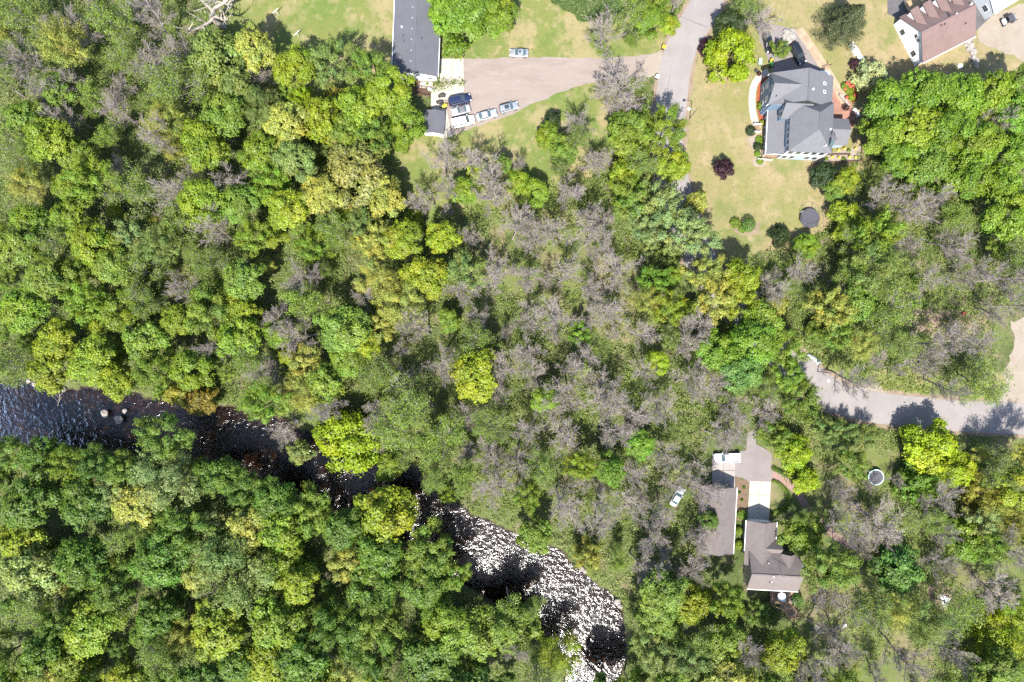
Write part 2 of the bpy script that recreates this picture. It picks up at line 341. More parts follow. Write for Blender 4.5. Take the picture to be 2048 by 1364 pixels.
def ragged(poly, step=.8, amp=.25, seed=0, closed=True):
    out = []; n_ = len(poly)
    for i in range(n_ if closed else n_ - 1):
        a, b_ = Vector((*poly[i], 0)), Vector((*poly[(i + 1) % n_], 0)); k = max(1, int((b_ - a).length / step))
        nr = Vector((-(b_ - a).y, (b_ - a).x, 0)).normalized()
        for j in range(k):
            p = a.lerp(b_, j / k)
            q = p + nr * amp * (1.3 * pnoise(p * .35 + Vector((seed, 0, 0))) + .9 * pnoise(p * 1.3 + Vector((0, seed, 5))))
            out.append((q.x, q.y))
    return out
def smooth_line(pts, n_=8):
    out = []
    for i in range(len(pts) - 1):
        p0 = Vector(pts[max(i - 1, 0)]); p1 = Vector(pts[i]); p2 = Vector(pts[i + 1]); p3 = Vector(pts[min(i + 2, len(pts) - 1)])
        for j in range(n_):
            t = j / n_
            out.append(tuple(.5 * ((2 * p1) + (-p0 + p2) * t + (2 * p0 - 5 * p1 + 4 * p2 - p3) * t * t + (-p0 + 3 * p1 - 3 * p2 + p3) * t ** 3)))
    out.append(tuple(pts[-1])); return out
def ribbon(pts, wd):
    L, Rr = [], []
    for i, p in enumerate(pts):
        a = Vector(pts[max(i - 1, 0)]); b_ = Vector(pts[min(i + 1, len(pts) - 1)]); t = (b_ - a).normalized(); nr = Vector((-t.y, t.x))
        ww = wd[i] if isinstance(wd, (list, tuple)) else wd
        L.append(tuple(Vector(p) + nr * ww / 2)); Rr.append(tuple(Vector(p) - nr * ww / 2))
    return L + Rr[::-1]
def sheet(name, poly, z, mat, label, cat, amp=.25, step=.8, thick=None):
    pl = ragged(poly, step, amp, len(name)) if amp else poly
    o = MB().prism(pl, z - (thick or .012), z).build(name, mat, recalc=False)
    return tag(o, label, cat, kind='structure')
PX = lambda pts: [P(*p) for p in pts]

# ------------------------------------------------------------------ ground with the river channel
RIVER_N = [(-160, 750), (40, 755), (130, 768), (200, 776), (290, 790), (380, 800), (460, 812), (540, 826), (600, 852), (680, 880), (760, 902), (830, 928), (872, 965), (905, 1000), (950, 1028), (1000, 1048), (1060, 1078), (1112, 1092), (1150, 1128), (1192, 1160), (1238, 1200), (1254, 1270), (1252, 1340), (1215, 1420), (1120, 1520)]
RIVER_S = [(1030, 1440), (1110, 1380), (1120, 1320), (1085, 1270), (1035, 1235), (975, 1205), (915, 1165), (850, 1110), (760, 1060), (650, 1015), (560, 975), (450, 940), (350, 915), (200, 905), (100, 898), (-160, 905)]
river = smooth_line(PX(RIVER_N), 4) + smooth_line(PX(RIVER_S), 4)
def sdist(poly, X, Y):
    """signed distance to polygon, positive inside (numpy arrays)"""
    p = np.array(poly); q = np.roll(p, -1, 0); best = np.full(X.shape, 1e9); ins = np.zeros(X.shape, bool)
    for (ax, ay), (bx, by) in zip(p, q):
        dx, dy = bx - ax, by - ay; L = dx * dx + dy * dy + 1e-9
        t = np.clip(((X - ax) * dx + (Y - ay) * dy) / L, 0, 1)
        best = np.minimum(best, (X - ax - t * dx) ** 2 + (Y - ay - t * dy) ** 2)
        if abs(dy) > 1e-9:
            c = ((ay > Y) != (by > Y)) & (X < (bx - ax) * (Y - ay) / dy + ax); ins ^= c
    return np.where(ins, 1, -1) * np.sqrt(best)
fine_x = np.arange(-135, 135.1, 1.5); fine_y = np.arange(-96, 96.1, 1.5)
far = np.array([150, 180, 230, 320, 500, 900, 2000.])
gx = np.concatenate([-far[::-1], fine_x, far]); fy = np.array([110, 140, 190, 300, 500, 900, 2000.])
gy = np.concatenate([-fy[::-1], fine_y, fy])
GX, GY = np.meshgrid(gx, gy)
D = sdist(river, GX, GY)
WOB = np.array([[pnoise(Vector((x * .22, y * .22, 1))) + .6 * pnoise(Vector((x * .6, y * .6, 8))) if abs(x) < 140 and abs(y) < 100 else 0 for x in gx] for y in gy])
t = np.clip((D + 1.0 + 1.3 * WOB) / 4.5, 0, 1); GZ = -1.7 * t * t * (3 - 2 * t)
rng = np.random.default_rng(5)
GZ -= np.where(D < 0, .0, rng.random(D.shape) * .22 * t)
nx, ny = len(gx), len(gy)
me = bpy.data.meshes.new('ground')
idx = np.arange(nx * ny).reshape(ny, nx)
F = np.stack([idx[:-1, :-1], idx[:-1, 1:], idx[1:, 1:], idx[1:, :-1]], -1).reshape(-1, 4)
me.from_pydata(np.stack([GX, GY, GZ], -1).reshape(-1, 3).tolist(), [], F.tolist())
me.materials.append(MATS['forest_floor'])
me.polygons.foreach_set('use_smooth', [True] * len(F)); me.update()
tag(link('ground', me), 'brushy green and brown woodland floor with a river channel', 'ground', kind='structure')
wat = [P(x, y) for x, y in [(x, y - 8) for x, y in RIVER_N] + [(x, y + 8) for x, y in RIVER_S]]
o = MB().add([(p[0], p[1], -.62) for p in wat], [t_ for t_ in tessellate_polygon([[Vector((*p, 0)) for p in wat]])]).build('river_water', 'water')
tag(o, 'dark rippling shallow river winding between the trees', 'river', kind='structure')

# lawns
sheet('lawn', PX([(430, -60), (815, -60), (812, 150), (842, 240), (850, 300), (835, 440), (740, 330), (620, 240), (545, 235), (495, 160), (470, 90)]), .016, 'lawn_green', 'green lawn with dry patches holding two white clothesline posts', 'lawn', 1.0)
sheet('lawn', PX([(800, 250), (890, 255), (1035, 205), (1170, 165), (1225, 150), (1235, 250), (1215, 330), (1110, 390), (1000, 420), (850, 440), (795, 400)]), .021, 'lawn_green', 'patchy green lawn between the shed and the thicket', 'lawn', 1.0)
sheet('lawn', PX([(860, -60), (1345, -60), (1330, 110), (1215, 140), (925, 130), (875, 100)]), .016, 'lawn_green', 'pale dry lawn between the maple and the gravel drive mouth', 'lawn', .8)
sheet('lawn', PX([(1465, -60), (1405, 80), (1370, 180), (1358, 290), (1370, 380), (1395, 440), (1430, 540), (1520, 510), (1610, 490), (1665, 440), (1680, 350), (1740, 340), (1770, 240), (1850, 210), (2120, 220), (2120, -60)]), .016, 'lawn_dry', 'large sunburnt tan lawn round the blue-walled house', 'lawn', .8)
sheet('lawn', PX([(1565, 660), (1640, 700), (1720, 740), (1900, 745), (2120, 740), (2120, 850), (1990, 830), (1800, 815), (1680, 800), (1600, 770)]), .016, 'lawn_green', 'grass verge with bare dirt along the bend of the lane', 'lawn', .8)
sheet('lawn', PX([(1530, 890), (1640, 850), (1760, 868), (2120, 880), (2120, 1460), (1560, 1460), (1590, 1200), (1545, 1050)]), .016, 'lawn_shade', 'mottled green yard under the trees beside the brown-roofed cottage', 'lawn', .8)
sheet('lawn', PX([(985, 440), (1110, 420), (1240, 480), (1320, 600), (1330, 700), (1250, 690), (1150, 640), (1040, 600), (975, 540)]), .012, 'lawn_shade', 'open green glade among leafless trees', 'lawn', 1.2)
# the lane
lane = smooth_line(PX([(1440, -90), (1415, 0), (1388, 50), (1362, 97), (1349, 150), (1343, 200), (1338, 250), (1336, 310), (1352, 385), (1368, 440), (1392, 505), (1440, 575), (1500, 640), (1560, 705), (1612, 752), (1670, 792), (1740, 813), (1850, 826), (1960, 834), (2140, 842)]), 6)
sheet('lane_shoulder', ribbon(lane, m(76)), .024, 'dirt', 'sandy brown shoulder along both edges of the lane', 'shoulder', .35)
lane_o = sheet('lane', ribbon(lane, m(62)), .045, 'asphalt_worn', 'pale worn asphalt lane curving past the houses', 'road', .06)
def wire_shadow(pts, wd, z=.05):  # shadows of overhead wires, painted on the lane as thin dark strips
    o = MB().prism(ribbon(ragged(PX(pts), .5, .05, 3, False) + [P(*pts[-1])], wd), z - .004, z).build('wire_shadow', 'asphalt_dark', lane_o)
wire_shadow([(1362, 33), (1385, 43), (1417, 56)], .09); wire_shadow([(1384, 50), (1390, 46), (1398, 48), (1404, 52)], .06)
wire_shadow([(1343, 130), (1338, 160), (1335, 182)], .05)
# drives and paving
sheet('gravel_drive', PX([(920, 117), (1040, 115), (1130, 115), (1200, 116), (1250, 114), (1300, 108), (1324, 103), (1320, 152), (1290, 154), (1250, 156), (1200, 162), (1130, 181), (1060, 209), (1030, 228), (960, 251), (900, 274), (884, 276), (884, 190), (920, 190)]), .030, 'gravel', 'pinkish gravel drive widening into a parking yard', 'drive', .3)
sheet('drive_mouth', PX([(1284, 118), (1322, 102), (1322, 153), (1290, 152)]), .038, 'gravel_pale', 'whitish sandy mouth of the gravel drive at the lane', 'drive', .5)
def slabs(name, label, quad, nu, nv, z, mat, gap=.03):
    r = thing(name, label, 'paving'); r['kind'] = 'structure'
    A, B, C, Dd = [Vector((*q, 0)) for q in quad]
    for i in range(nu):
        for j in range(nv):
            def at(a, b_): return A.lerp(B, a).lerp(Dd.lerp(C, a), b_)
            e = .012
            pl = [at(i / nu + e / nu, j / nv + e / nv), at((i + 1 - e) / nu, (j + e) / nv), at((i + 1 - e) / nu, (j + 1 - e) / nv), at((i + e) / nu, (j + 1 - e) / nv)]
            MB().prism([(p.x, p.y) for p in pl], .005, z + .004 * ((i * 7 + j * 3) % 3)).build('slab', mat, r)
    return r
slabs('concrete_pad', 'pale concrete pad between the grey ranch house and the gravel', PX([(880, 117), (927, 117), (928, 198), (880, 199)]), 2, 4, .06, 'concrete')
slabs('concrete_path', 'pale concrete walk from the ranch house gable to the shed', PX([(862, 172), (881, 168), (882, 212), (862, 216)]), 1, 2, .055, 'concrete')
slabs('concrete_strip', 'narrow concrete strip along the shed doors', PX([(862, 206), (890, 203), (905, 274), (880, 276)]), 1, 3, .05, 'concrete')
sheet('driveway', PX([(1562, 790), (1545, 830), (1530, 850), (1512, 865), (1512, 888), (1528, 897), (1543, 908), (1544, 963), (1497, 963), (1484, 955), (1468, 952), (1468, 905), (1492, 900), (1495, 868), (1512, 848), (1530, 822), (1540, 790)]), .05, 'asphalt_mid', 'grey asphalt driveway with a turning bay by the cottage', 'drive', .12)
slabs('parking_slab', 'grey concrete parking slab under the white pickup', PX([(1424, 907), (1470, 907), (1470, 975), (1424, 975)]), 2, 2, .06, 'concrete_grey')
slabs('garage_apron', 'bright concrete apron in front of the cottage garage', PX([(1499, 962), (1542, 963), (1538, 1046), (1494, 1044)]), 2, 3, .06, 'concrete')
sheet('garden_bed', PX([(1470, 955), (1497, 962), (1493, 1045), (1473, 1040)]), .03, 'mulch_brown', 'brown mulch strip between garage and concrete apron', 'garden bed', .1)
bp = smooth_line(PX([(1541, 948), (1560, 956), (1578, 968), (1597, 988), (1612, 1012), (1630, 1035), (1655, 1058), (1680, 1078), (1712, 1098)]), 5)
sheet('brick_path', ribbon(bp, m(15)), .045, 'brick_path', 'reddish brick path curving from the driveway into the yard', 'path', .06)
sheet('dirt_track', PX([(2010, 735), (2030, 690), (2020, 640), (2120, 620), (2120, 760), (2060, 820), (2020, 840), (1990, 815), (2012, 770)]), .026, 'gravel_pale', 'pale sandy track leaving the lane past bare trees', 'track', .6)
sheet('dirt_clearing', PX([(1800, 640), (1830, 615), (1900, 620), (1975, 630), (1985, 665), (1920, 680), (1850, 675)]), .028, 'dirt', 'bare brown earth clearing under leafless trees', 'clearing', .8)
sheet('dirt_patch', PX([(1712, 782), (1730, 768), (1755, 762), (1772, 790), (1745, 800)]), .028, 'gravel_pale', 'small sandy scrape on the lane verge', 'clearing', .4)
sheet('yard_scrape', PX([(1855, 1175), (1880, 1160), (1905, 1180), (1910, 1215), (1880, 1225), (1858, 1205)]), .03, 'dirt', 'patch of bare earth under the white tarp', 'clearing', .5)
sheet('gravel_lot', PX([(1952, 70), (1960, 45), (2010, 20), (2120, -20), (2120, 170), (2040, 120), (1990, 95), (1955, 82)]), .03, 'gravel_pale', 'pale sandy lot beside the white metal building', 'drive', .5)
sheet('asphalt_court', PX([(1774, -60), (1990, -60), (1985, 30), (1952, 62), (1900, 60), (1800, 40), (1775, 28)]), .036, 'asphalt_dark', 'dark asphalt court round the red-brown roofed house', 'drive', .05)
sheet('parking_bay', PX([(1508, 40), (1600, 60), (1622, 85), (1660, 150), (1560, 170), (1535, 120), (1520, 85)]), .03, 'asphalt_mid', 'grey driveway beside the blue-walled house with parked black cars', 'drive', .3)
sheet('paver_walk', ribbon(smooth_line(PX([(1597, 58), (1625, 98), (1652, 140), (1676, 180), (1690, 205)]), 3), m(17)), .045, 'paver_tan', 'tan paver walk running diagonally to the patio', 'path', .04)
sheet('brick_patio', PX([(1660, 165), (1690, 188), (1704, 210), (1712, 240), (1700, 262), (1655, 262)]), .04, 'brick_patio', 'red brick patio at the side of the blue-walled house', 'patio', .05)
walk = smooth_line(PX([(1537, 143), (1521, 152), (1508, 170), (1504, 195), (1505, 222), (1511, 247), (1516, 258)]), 4)
wk = thing('front_walk', 'curved pale concrete front walk along the red mulch bed', 'path'); wk['kind'] = 'structure'
for i in range(0, len(walk) - 1, 2):
    sg = walk[i:i + 3]
    if len(sg) > 1: MB().prism(ribbon(sg, m(13.5)), .005, .05 + .003 * (i % 3)).build('slab', 'concrete', wk)
sheet('mulch_bed', PX([(1518, 160), (1535, 150), (1540, 240), (1522, 252), (1515, 225), (1513, 190)]), .034, 'mulch_red', 'red mulch flower bed along the house wall', 'garden bed', .12)
sheet('garden_ring', [(P(1519, 324)[0] + 1.5 * math.cos(a), P(1519, 324)[1] + 1.1 * math.sin(a)) for a in np.linspace(0, 6.1, 18)], .034, 'gravel_pale', 'sandy ring bed at the porch corner', 'garden bed', .1)
sheet('garden_bed', PX([(1494, 275), (1512, 270), (1525, 310), (1506, 300)]), .034, 'gravel_pale', 'pale pebble bed under the clipped shrubs by the porch', 'garden bed', .1)
sheet('garden_bed', PX([(1457, 450), (1462, 438), (1490, 440), (1520, 445), (1515, 470), (1487, 472), (1470, 464)]), .034, 'dirt', 'island bed of evergreen shrubs in the tan lawn', 'garden bed', .15)
sheet('garden_bed', PX([(1683, 168), (1704, 160), (1716, 195), (1705, 206)]), .034, 'mulch_red', 'red flower bed next to the tan paver walk', 'garden bed', .15)
sheet('garden_bed', PX([(1634, 312), (1722, 292), (1724, 320), (1640, 326)]), .034, 'gravel_pale', 'sandy terrace garden at the back of the blue-walled house', 'garden bed', .15)
sheet('garden_bed', PX([(905, 92), (920, 100), (924, 117), (902, 117)]), .05, 'mulch_brown', 'small brown flower bed with yellow edging by the ranch house', 'garden bed', .1)

# ------------------------------------------------------------------ trees: shared crowns, trunks and branches
def leaf_mesh(name, pos, nrm, size, aspect, rg, tint, mat='leaf'):
    """one small bent leaf-spray face per point"""
    n_ = len(pos)
    nrm = nrm / (np.linalg.norm(nrm, axis=1, keepdims=True) + 1e-9)
    a = rg.normal(size=(n_, 3)); a -= nrm * (a * nrm).sum(1, keepdims=True); a /= np.linalg.norm(a, axis=1, keepdims=True) + 1e-9
    b_ = np.cross(nrm, a)
    s = size[:, None]
    w_ = (aspect * s)
    v = np.stack([pos - a * s * .5, pos + b_ * w_ * .5 + nrm * s * .08, pos + a * s * .5, pos - b_ * w_ * .5 + nrm * s * .08], 1).reshape(-1, 3)
    me = bpy.data.meshes.new(name)
    me.vertices.add(4 * n_); me.vertices.foreach_set('co', v.astype(np.float32).ravel())
    me.loops.add(4 * n_); me.loops.foreach_set('vertex_index', np.arange(4 * n_, dtype=np.int32))
    me.polygons.add(n_); me.polygons.foreach_set('loop_start', np.arange(0, 4 * n_, 4, dtype=np.int32))
    try: me.polygons.foreach_set('loop_total', np.full(n_, 4, dtype=np.int32))
    except Exception: pass
    me.materials.append(MATS[mat])
    if tint is not None:
        at = me.color_attributes.new('tint', 'FLOAT_COLOR', 'POINT')
        tc = np.repeat(np.concatenate([tint, np.ones((n_, 1))], 1), 4, 0)
        at.data.foreach_set('color', tc.astype(np.float32).ravel())
    me.update(); me.validate(); return me

def crown(name, seed, kind):
    """lobes of foliage carried by limbs; each lobe is covered with small leaf clumps"""
    rg = np.random.default_rng(seed)
    Rr = 5.0
    nl, lr, ncl, per, ls, cr, up, asp = {'broad': (17, 1.75, 26, 30, .36, .30, .75, .75), 'airy': (24, 1.35, 20, 30, .30, .27, .45, .5), 'oak': (20, 1.55, 17, 30, .38, .30, .75, .8),
        'soft': (26, 1.5, 30, 22, .22, .26, .4, .55), 'shrub': (13, 1.9, 30, 26, .42, .34, .6, .75)}[kind]
    ph = rg.uniform(0, 6.28, 4); am = rg.uniform(.04, .14, 4)
    P_, N_, T_ = [], [], []
    g = 2.39996
    for i in range(nl):
        u = np.clip(-.35 + 1.33 * (i + .5) / nl + rg.normal(0, .08), -.4, .99); th = i * g + rg.normal(0, .3)
        rh = math.sqrt(max(0, 1 - u * u)); fac = 1 + sum(am[k] * math.cos((k + 2) * th + ph[k]) for k in range(4))
        L = lr * rg.uniform(.72, 1.3); rad = (Rr - L * .8) * rg.uniform(.8, 1.06)
        lc = np.array([rh * math.cos(th) * fac, rh * math.sin(th) * fac, u * .95]) * rad
        dr = lc / (np.linalg.norm(lc) + 1e-6) * .7 + np.array([0, 0, .6]); dr /= np.linalg.norm(dr)
        lt = rg.uniform(.85, 1.17); warm = rg.normal(0, .07)
        q = rg.normal(size=(ncl, 3)); q /= np.linalg.norm(q, axis=1, keepdims=True)
        q += dr * .45; q /= np.linalg.norm(q, axis=1, keepdims=True)
        rr = rg.uniform(.55, 1.05, (ncl, 1)) * L
        cc = q * rr
        if kind in ('airy', 'soft'): cc = cc * .8 + dr * rg.normal(0, .55, (ncl, 1)) * L
        else: cc[:, 2] *= .75
        cc = cc + lc
        off = rg.normal(size=(ncl, per, 3)) * (cr * rg.uniform(.6, 1.4, (ncl, 1, 1)))
        if kind in ('airy', 'soft'): off = off * .8 + dr * rg.normal(0, cr * 1.3, (ncl, per, 1))
        else: off[:, :, 2] *= .6
        p = (cc[:, None, :] + off).reshape(-1, 3)
        nrm = off.reshape(-1, 3) / cr * .22 + np.repeat(q, per, 0) * .45 + np.array([0, 0, up]) + rg.normal(size=p.shape) * .3
        ct = rg.uniform(.85, 1.16, ncl) * lt
        tint = np.repeat(np.stack([ct * (1 + warm), ct, ct * (1 - warm)], 1), per, 0)
        P_.append(p); N_.append(nrm); T_.append(tint)
    p = np.concatenate(P_); nrm = np.concatenate(N_); tint = np.concatenate(T_)
    # sit the crown on its radius
    p[:, :2] *= Rr / np.percentile(np.hypot(p[:, 0], p[:, 1]), 97)
    return leaf_mesh(name, p, nrm, ls * rg.uniform(.6, 1.35, len(p)), asp, rg, tint)

def grow(seed, spec, height, lean=.06, droop=0., wob=.16):
    """polylines of a leafless tree: list of (level, points, r0, r1); z starts at 0"""
    rg = random.Random(seed); out = []; tips = []
    def rv(s): return Vector((rg.uniform(-s, s), rg.uniform(-s, s), rg.uniform(-s, s)))
    def branch(p, dr, ln, r, lev):
        ns, nch, ang, lr, rr = spec[lev]
        pts = [p.copy()]; dr = dr.normalized(); dirs = []
        for i in range(ns):
            dr = (dr + rv(wob * (1 if lev < 1 else .62)) + Vector((0, 0, .09 if lev else .02))).normalized()
            p = p + dr * ln / ns; pts.append(p.copy()); dirs.append(dr.copy())
        r1 = r * (.42 if lev < len(spec) - 1 else .6)
        out.append((lev, pts, r, r1))
        if lev + 1 < len(spec):
            for k in range(nch):
                t = (.28 if lev == 0 else .12) + (.70 if lev == 0 else .86) * (k + rg.random()) / nch
                i = min(int(t * ns), ns - 1); q = pts[i].lerp(pts[i + 1], t * ns - i)
                az = k * 2.4 + rg.uniform(-.6, .6); base = dirs[i]; a = base.orthogonal().normalized(); b_ = base.cross(a)
                an = R(ang) * rg.uniform(.7, 1.25)
                nd = base * math.cos(an) + (a * math.cos(az) + b_ * math.sin(az)) * math.sin(an)
                shrink = (1 - .62 * t) if lev == 0 else (1 - .45 * t)
                branch(q, nd, ln * lr * shrink * rg.uniform(.75, 1.2), max(r * rr * (1 - .5 * t), .016), lev + 1)
        else: tips.append((pts[-1], dirs[-1]))
        if lev == len(spec) - 2: tips.append((pts[-1], dirs[-1]))
    branch(Vector((0, 0, 0)), Vector((rg.uniform(-lean, lean), rg.uniform(-lean, lean), 1)), height, spec_r[0], 0)
    return out, tips
spec_r = [.17]
def tri_path(mb, pts, r0, r1, k=3):
    n_ = len(pts); base = len(mb.v)
    for i, p in enumerate(pts):
        dd = (pts[min(i + 1, n_ - 1)] - pts[max(i - 1, 0)]).normalized(); a = dd.orthogonal().normalized(); b_ = dd.cross(a)
        r_ = r0 + (r1 - r0) * i / (n_ - 1)
        for j in range(k): mb.v.append(tuple(p + (a * math.cos(6.2832 * j / k) + b_ * math.sin(6.2832 * j / k)) * r_))
    for i in range(n_ - 1):
        for j in range(k):
            mb.f.append((base + i * k + j, base + i * k + (j + 1) % k, base + (i + 1) * k + (j + 1) % k, base + (i + 1) * k + j))

BARE_SPEC = [(8, 13, 44, .56, .5), (6, 13, 36, .46, .44), (4, 13, 36, .46, .55), (2, 0, 0, 0, 0)]
THIN_SPEC = [(8, 13, 42, .46, .45), (5, 10, 38, .46, .45), (3, 9, 40, .45, .6), (2, 0, 0, 0, 0)]
LIMB_SPEC = [(7, 8, 44, .42, .5), (5, 4, 40, .45, .5), (3, 0, 0, 0, 0)]
DEAD_SPEC = [(6, 7, 48, .62, .62), (7, 5, 42, .5, .55), (5, 3, 45, .45, .6), (3, 0, 0, 0, 0)]
def skeleton(name, seed, spec, height, mat, r0=.17, wob=.16, leaves=0, lsz=.2):
    spec_r[0] = r0
    br, tips = grow(seed, spec, height, wob=wob)
    rr = np.percentile([math.hypot(p.x, p.y) for lv, pts, a, b_ in br if lv for p in pts], 95); k = 4.2 / rr
    for lv, pts, a, b_ in br:
        for p in pts: p.x *= k; p.y *= k
    tr, bb = MB(), MB()
    for lev, pts, a, b_ in br:
        if lev == 0: tri_path(tr, pts, a, b_, 6)
        else: tri_path(bb, pts, a, b_, 3 if lev > 1 else 4)
    trunk = tr.mesh('trunk', mat, True); branches = bb.mesh('branches', mat)
    lf = None
    if leaves:
        rg = np.random.default_rng(seed)
        tp = np.array([t[0] for t in tips])
        sel = rg.integers(0, len(tp), leaves); grp = (sel * 7919 % 97) / 97.
        keep = grp < .8; sel = sel[keep]
        p = tp[sel] + rg.normal(size=(len(sel), 3)) * .26
        nrm = rg.normal(size=p.shape) * .5 + np.array([0, 0, .7])
        tn = rg.uniform(.8, 1.2, (len(sel), 1)) * np.ones((1, 3))
        lf = leaf_mesh(name + '_leaves', p, nrm, lsz * rg.uniform(.6, 1.3, len(sel)), .6, rg, tn)
    return trunk, branches, lf

CROWNS = {k: [crown('crown_' + k, 100 * i + s, k) for s in range(c)] for i, (k, c) in enumerate((('broad', 5), ('airy', 4), ('oak', 4), ('soft', 3), ('shrub', 2)))}
LIMBS = [skeleton('limbs', 40 + s, LIMB_SPEC, 9, 'bark_dark', .2) for s in range(3)]
BARE = [skeleton('bare', 60 + s, BARE_SPEC, 9.5, 'bark_grey', .17, leaves=500, lsz=.16) for s in range(6)]
HALF = [skeleton('half', 80 + s, THIN_SPEC, 10, 'bark_grey', .13, leaves=6000, lsz=.23) for s in range(5)]
DEAD = [skeleton('dead', 95, DEAD_SPEC, 9, 'bark_pale', .36, wob=.28)]

COLR = dict(green=(0.132, 0.198, 0.013), maple=(0.116, 0.198, 0.013), yellow=(0.168, 0.217, 0.011), lime=(0.207, 0.278, 0.007), sage=(0.132, 0.181, 0.037), pale=(0.237, 0.252, 0.042),
            deep=(0.082, 0.145, 0.013), mid=(0.124, 0.187, 0.020), olive=(0.187, 0.177, 0.037), gold=(0.194, 0.199, 0.025), orange=(0.191, 0.160, 0.018), maroon=(0.030, 0.009, 0.014), darkgreen=(0.024, 0.044, 0.010),
            blossom=(0.312, 0.321, 0.128), mint=(0.093, 0.172, 0.029), palesage=(0.163, 0.213, 0.062), straw=(0.174, 0.219, 0.048))
ADJ = dict(green='mid-green', maple='bright green', yellow='yellow-green', lime='vivid lime-green', sage='sage-green', pale='pale green', deep='deep green', mid='fresh green', olive='olive-brown', gold='golden-green',
           orange='orange-tinted', maroon='dark maroon', darkgreen='dark green', blossom='white-blossomed', mint='mint-green', palesage='silvery sage', straw='straw-green')
TYPEN = dict(broad='rounded leafy tree', airy='feathery leafy tree', oak='open-crowned leafy tree', soft='soft fine-leaved tree', shrub='bush')
LAND = [(560, 50, 'the clothesline lawn'), (835, 90, 'the grey ranch house'), (868, 245, 'the small shed'), (985, 225, 'the parked sedans'), (1060, 150, 'the gravel drive'), (1300, 130, 'the mouth of the gravel drive'),
        (1170, 15, 'the ivy bank'), (1380, 230, 'the upper street lamp'), (1375, 330, 'the narrow stretch of lane'), (1600, 220, 'the blue-walled house'), (1617, 437, 'the black trampoline'), (1490, 455, 'the island bed'),
        (1690, 310, 'the terrace garden'), (1640, 735, 'the lane bend lamp'), (1900, 645, 'the bare earth clearing'), (1850, 825, 'the straight stretch of lane'), (2035, 730, 'the sandy track'), (1445, 920, 'the white pickup'),
        (1435, 1040, 'the long garage'), (1545, 1110, 'the brown-roofed cottage'), (1570, 1200, 'the cottage deck'), (1650, 1060, 'the brick path'), (1750, 953, 'the shaded trampoline'), (1885, 1195, 'the white tarp'), (1650, 1260, 'the white pallet'),
        (1000, 1080, 'the bright riffle'), (1200, 1230, 'the lower riffle'), (1190, 1330, 'the dark pool'), (640, 940, 'the dark river reach'), (450, 870, 'the river bend'), (230, 840, 'the stony shallows'), (60, 830, 'the upstream reach'),
        (1150, 560, 'the open glade'), (1365, 690, 'the fallen pale trunk')]
def zone(px, py):
    d_, nm = min(((px - a) ** 2 + (py - b_) ** 2, n_) for a, b_, n_ in LAND)
    ry = np.interp(px, [q[0] for q in RIVER_N], [q[1] for q in RIVER_N])
    south = px < 1240 and py > ry + 20
    if d_ < 150 ** 2: return ('across the river from ' if south and 'r' == nm[-1] else 'growing near ') + nm
    if south: return 'deep in the wood across the river' if px < 500 else 'in the dense green wood inside the river bends'
    if px < 360: return 'in the wood well west of the clothesline lawn' if py < 400 else 'in the wood above the upstream reach'
    if px < 930: return 'in the wood below the wide olive oak' if py > 560 else 'in the wood around the wide olive oak'
    if px < 1440: return 'in the leafless thicket inside the lane curve'
    if py < 420: return 'in the bright green grove behind the blue-walled house'
    if py < 800: return 'in the wood beside the trampoline lawn'
    if px < 1600: return 'in the wood below the long garage'
    return 'in the wooded yard beside the cottage'
def dist_river(x, y):
    i = int(np.clip(round((x + 135) / 1.5), 0, len(fine_x) - 1)) + 7; j = int(np.clip(round((y + 96) / 1.5), 0, len(fine_y) - 1)) + 7
    return D[j, i]
KEEP_OPEN = [(1495, 1150, 1628, 1270), (1412, 880, 1560, 1050), (1300, 975, 1345, 1010), (1610, 690, 1680, 770), (1560, 930, 1640, 1010), (1585, 450, 1660, 515)]
def wet(px, py, r_):
    if any(a - 14 < px < c_ + 14 and b_ - 14 < py < d_ + 14 for a, b_, c_, d_ in KEEP_OPEN): return True
    x, y = P(px, py, 7); dd = dist_river(x, y)
    if dd > -.4: return True
    return 860 < px < 1260 and dist_river(x, y + r_ / S * .8) > .5
TREES = []       # (px, py, radius px) of everything planted
rt = random.Random(11)
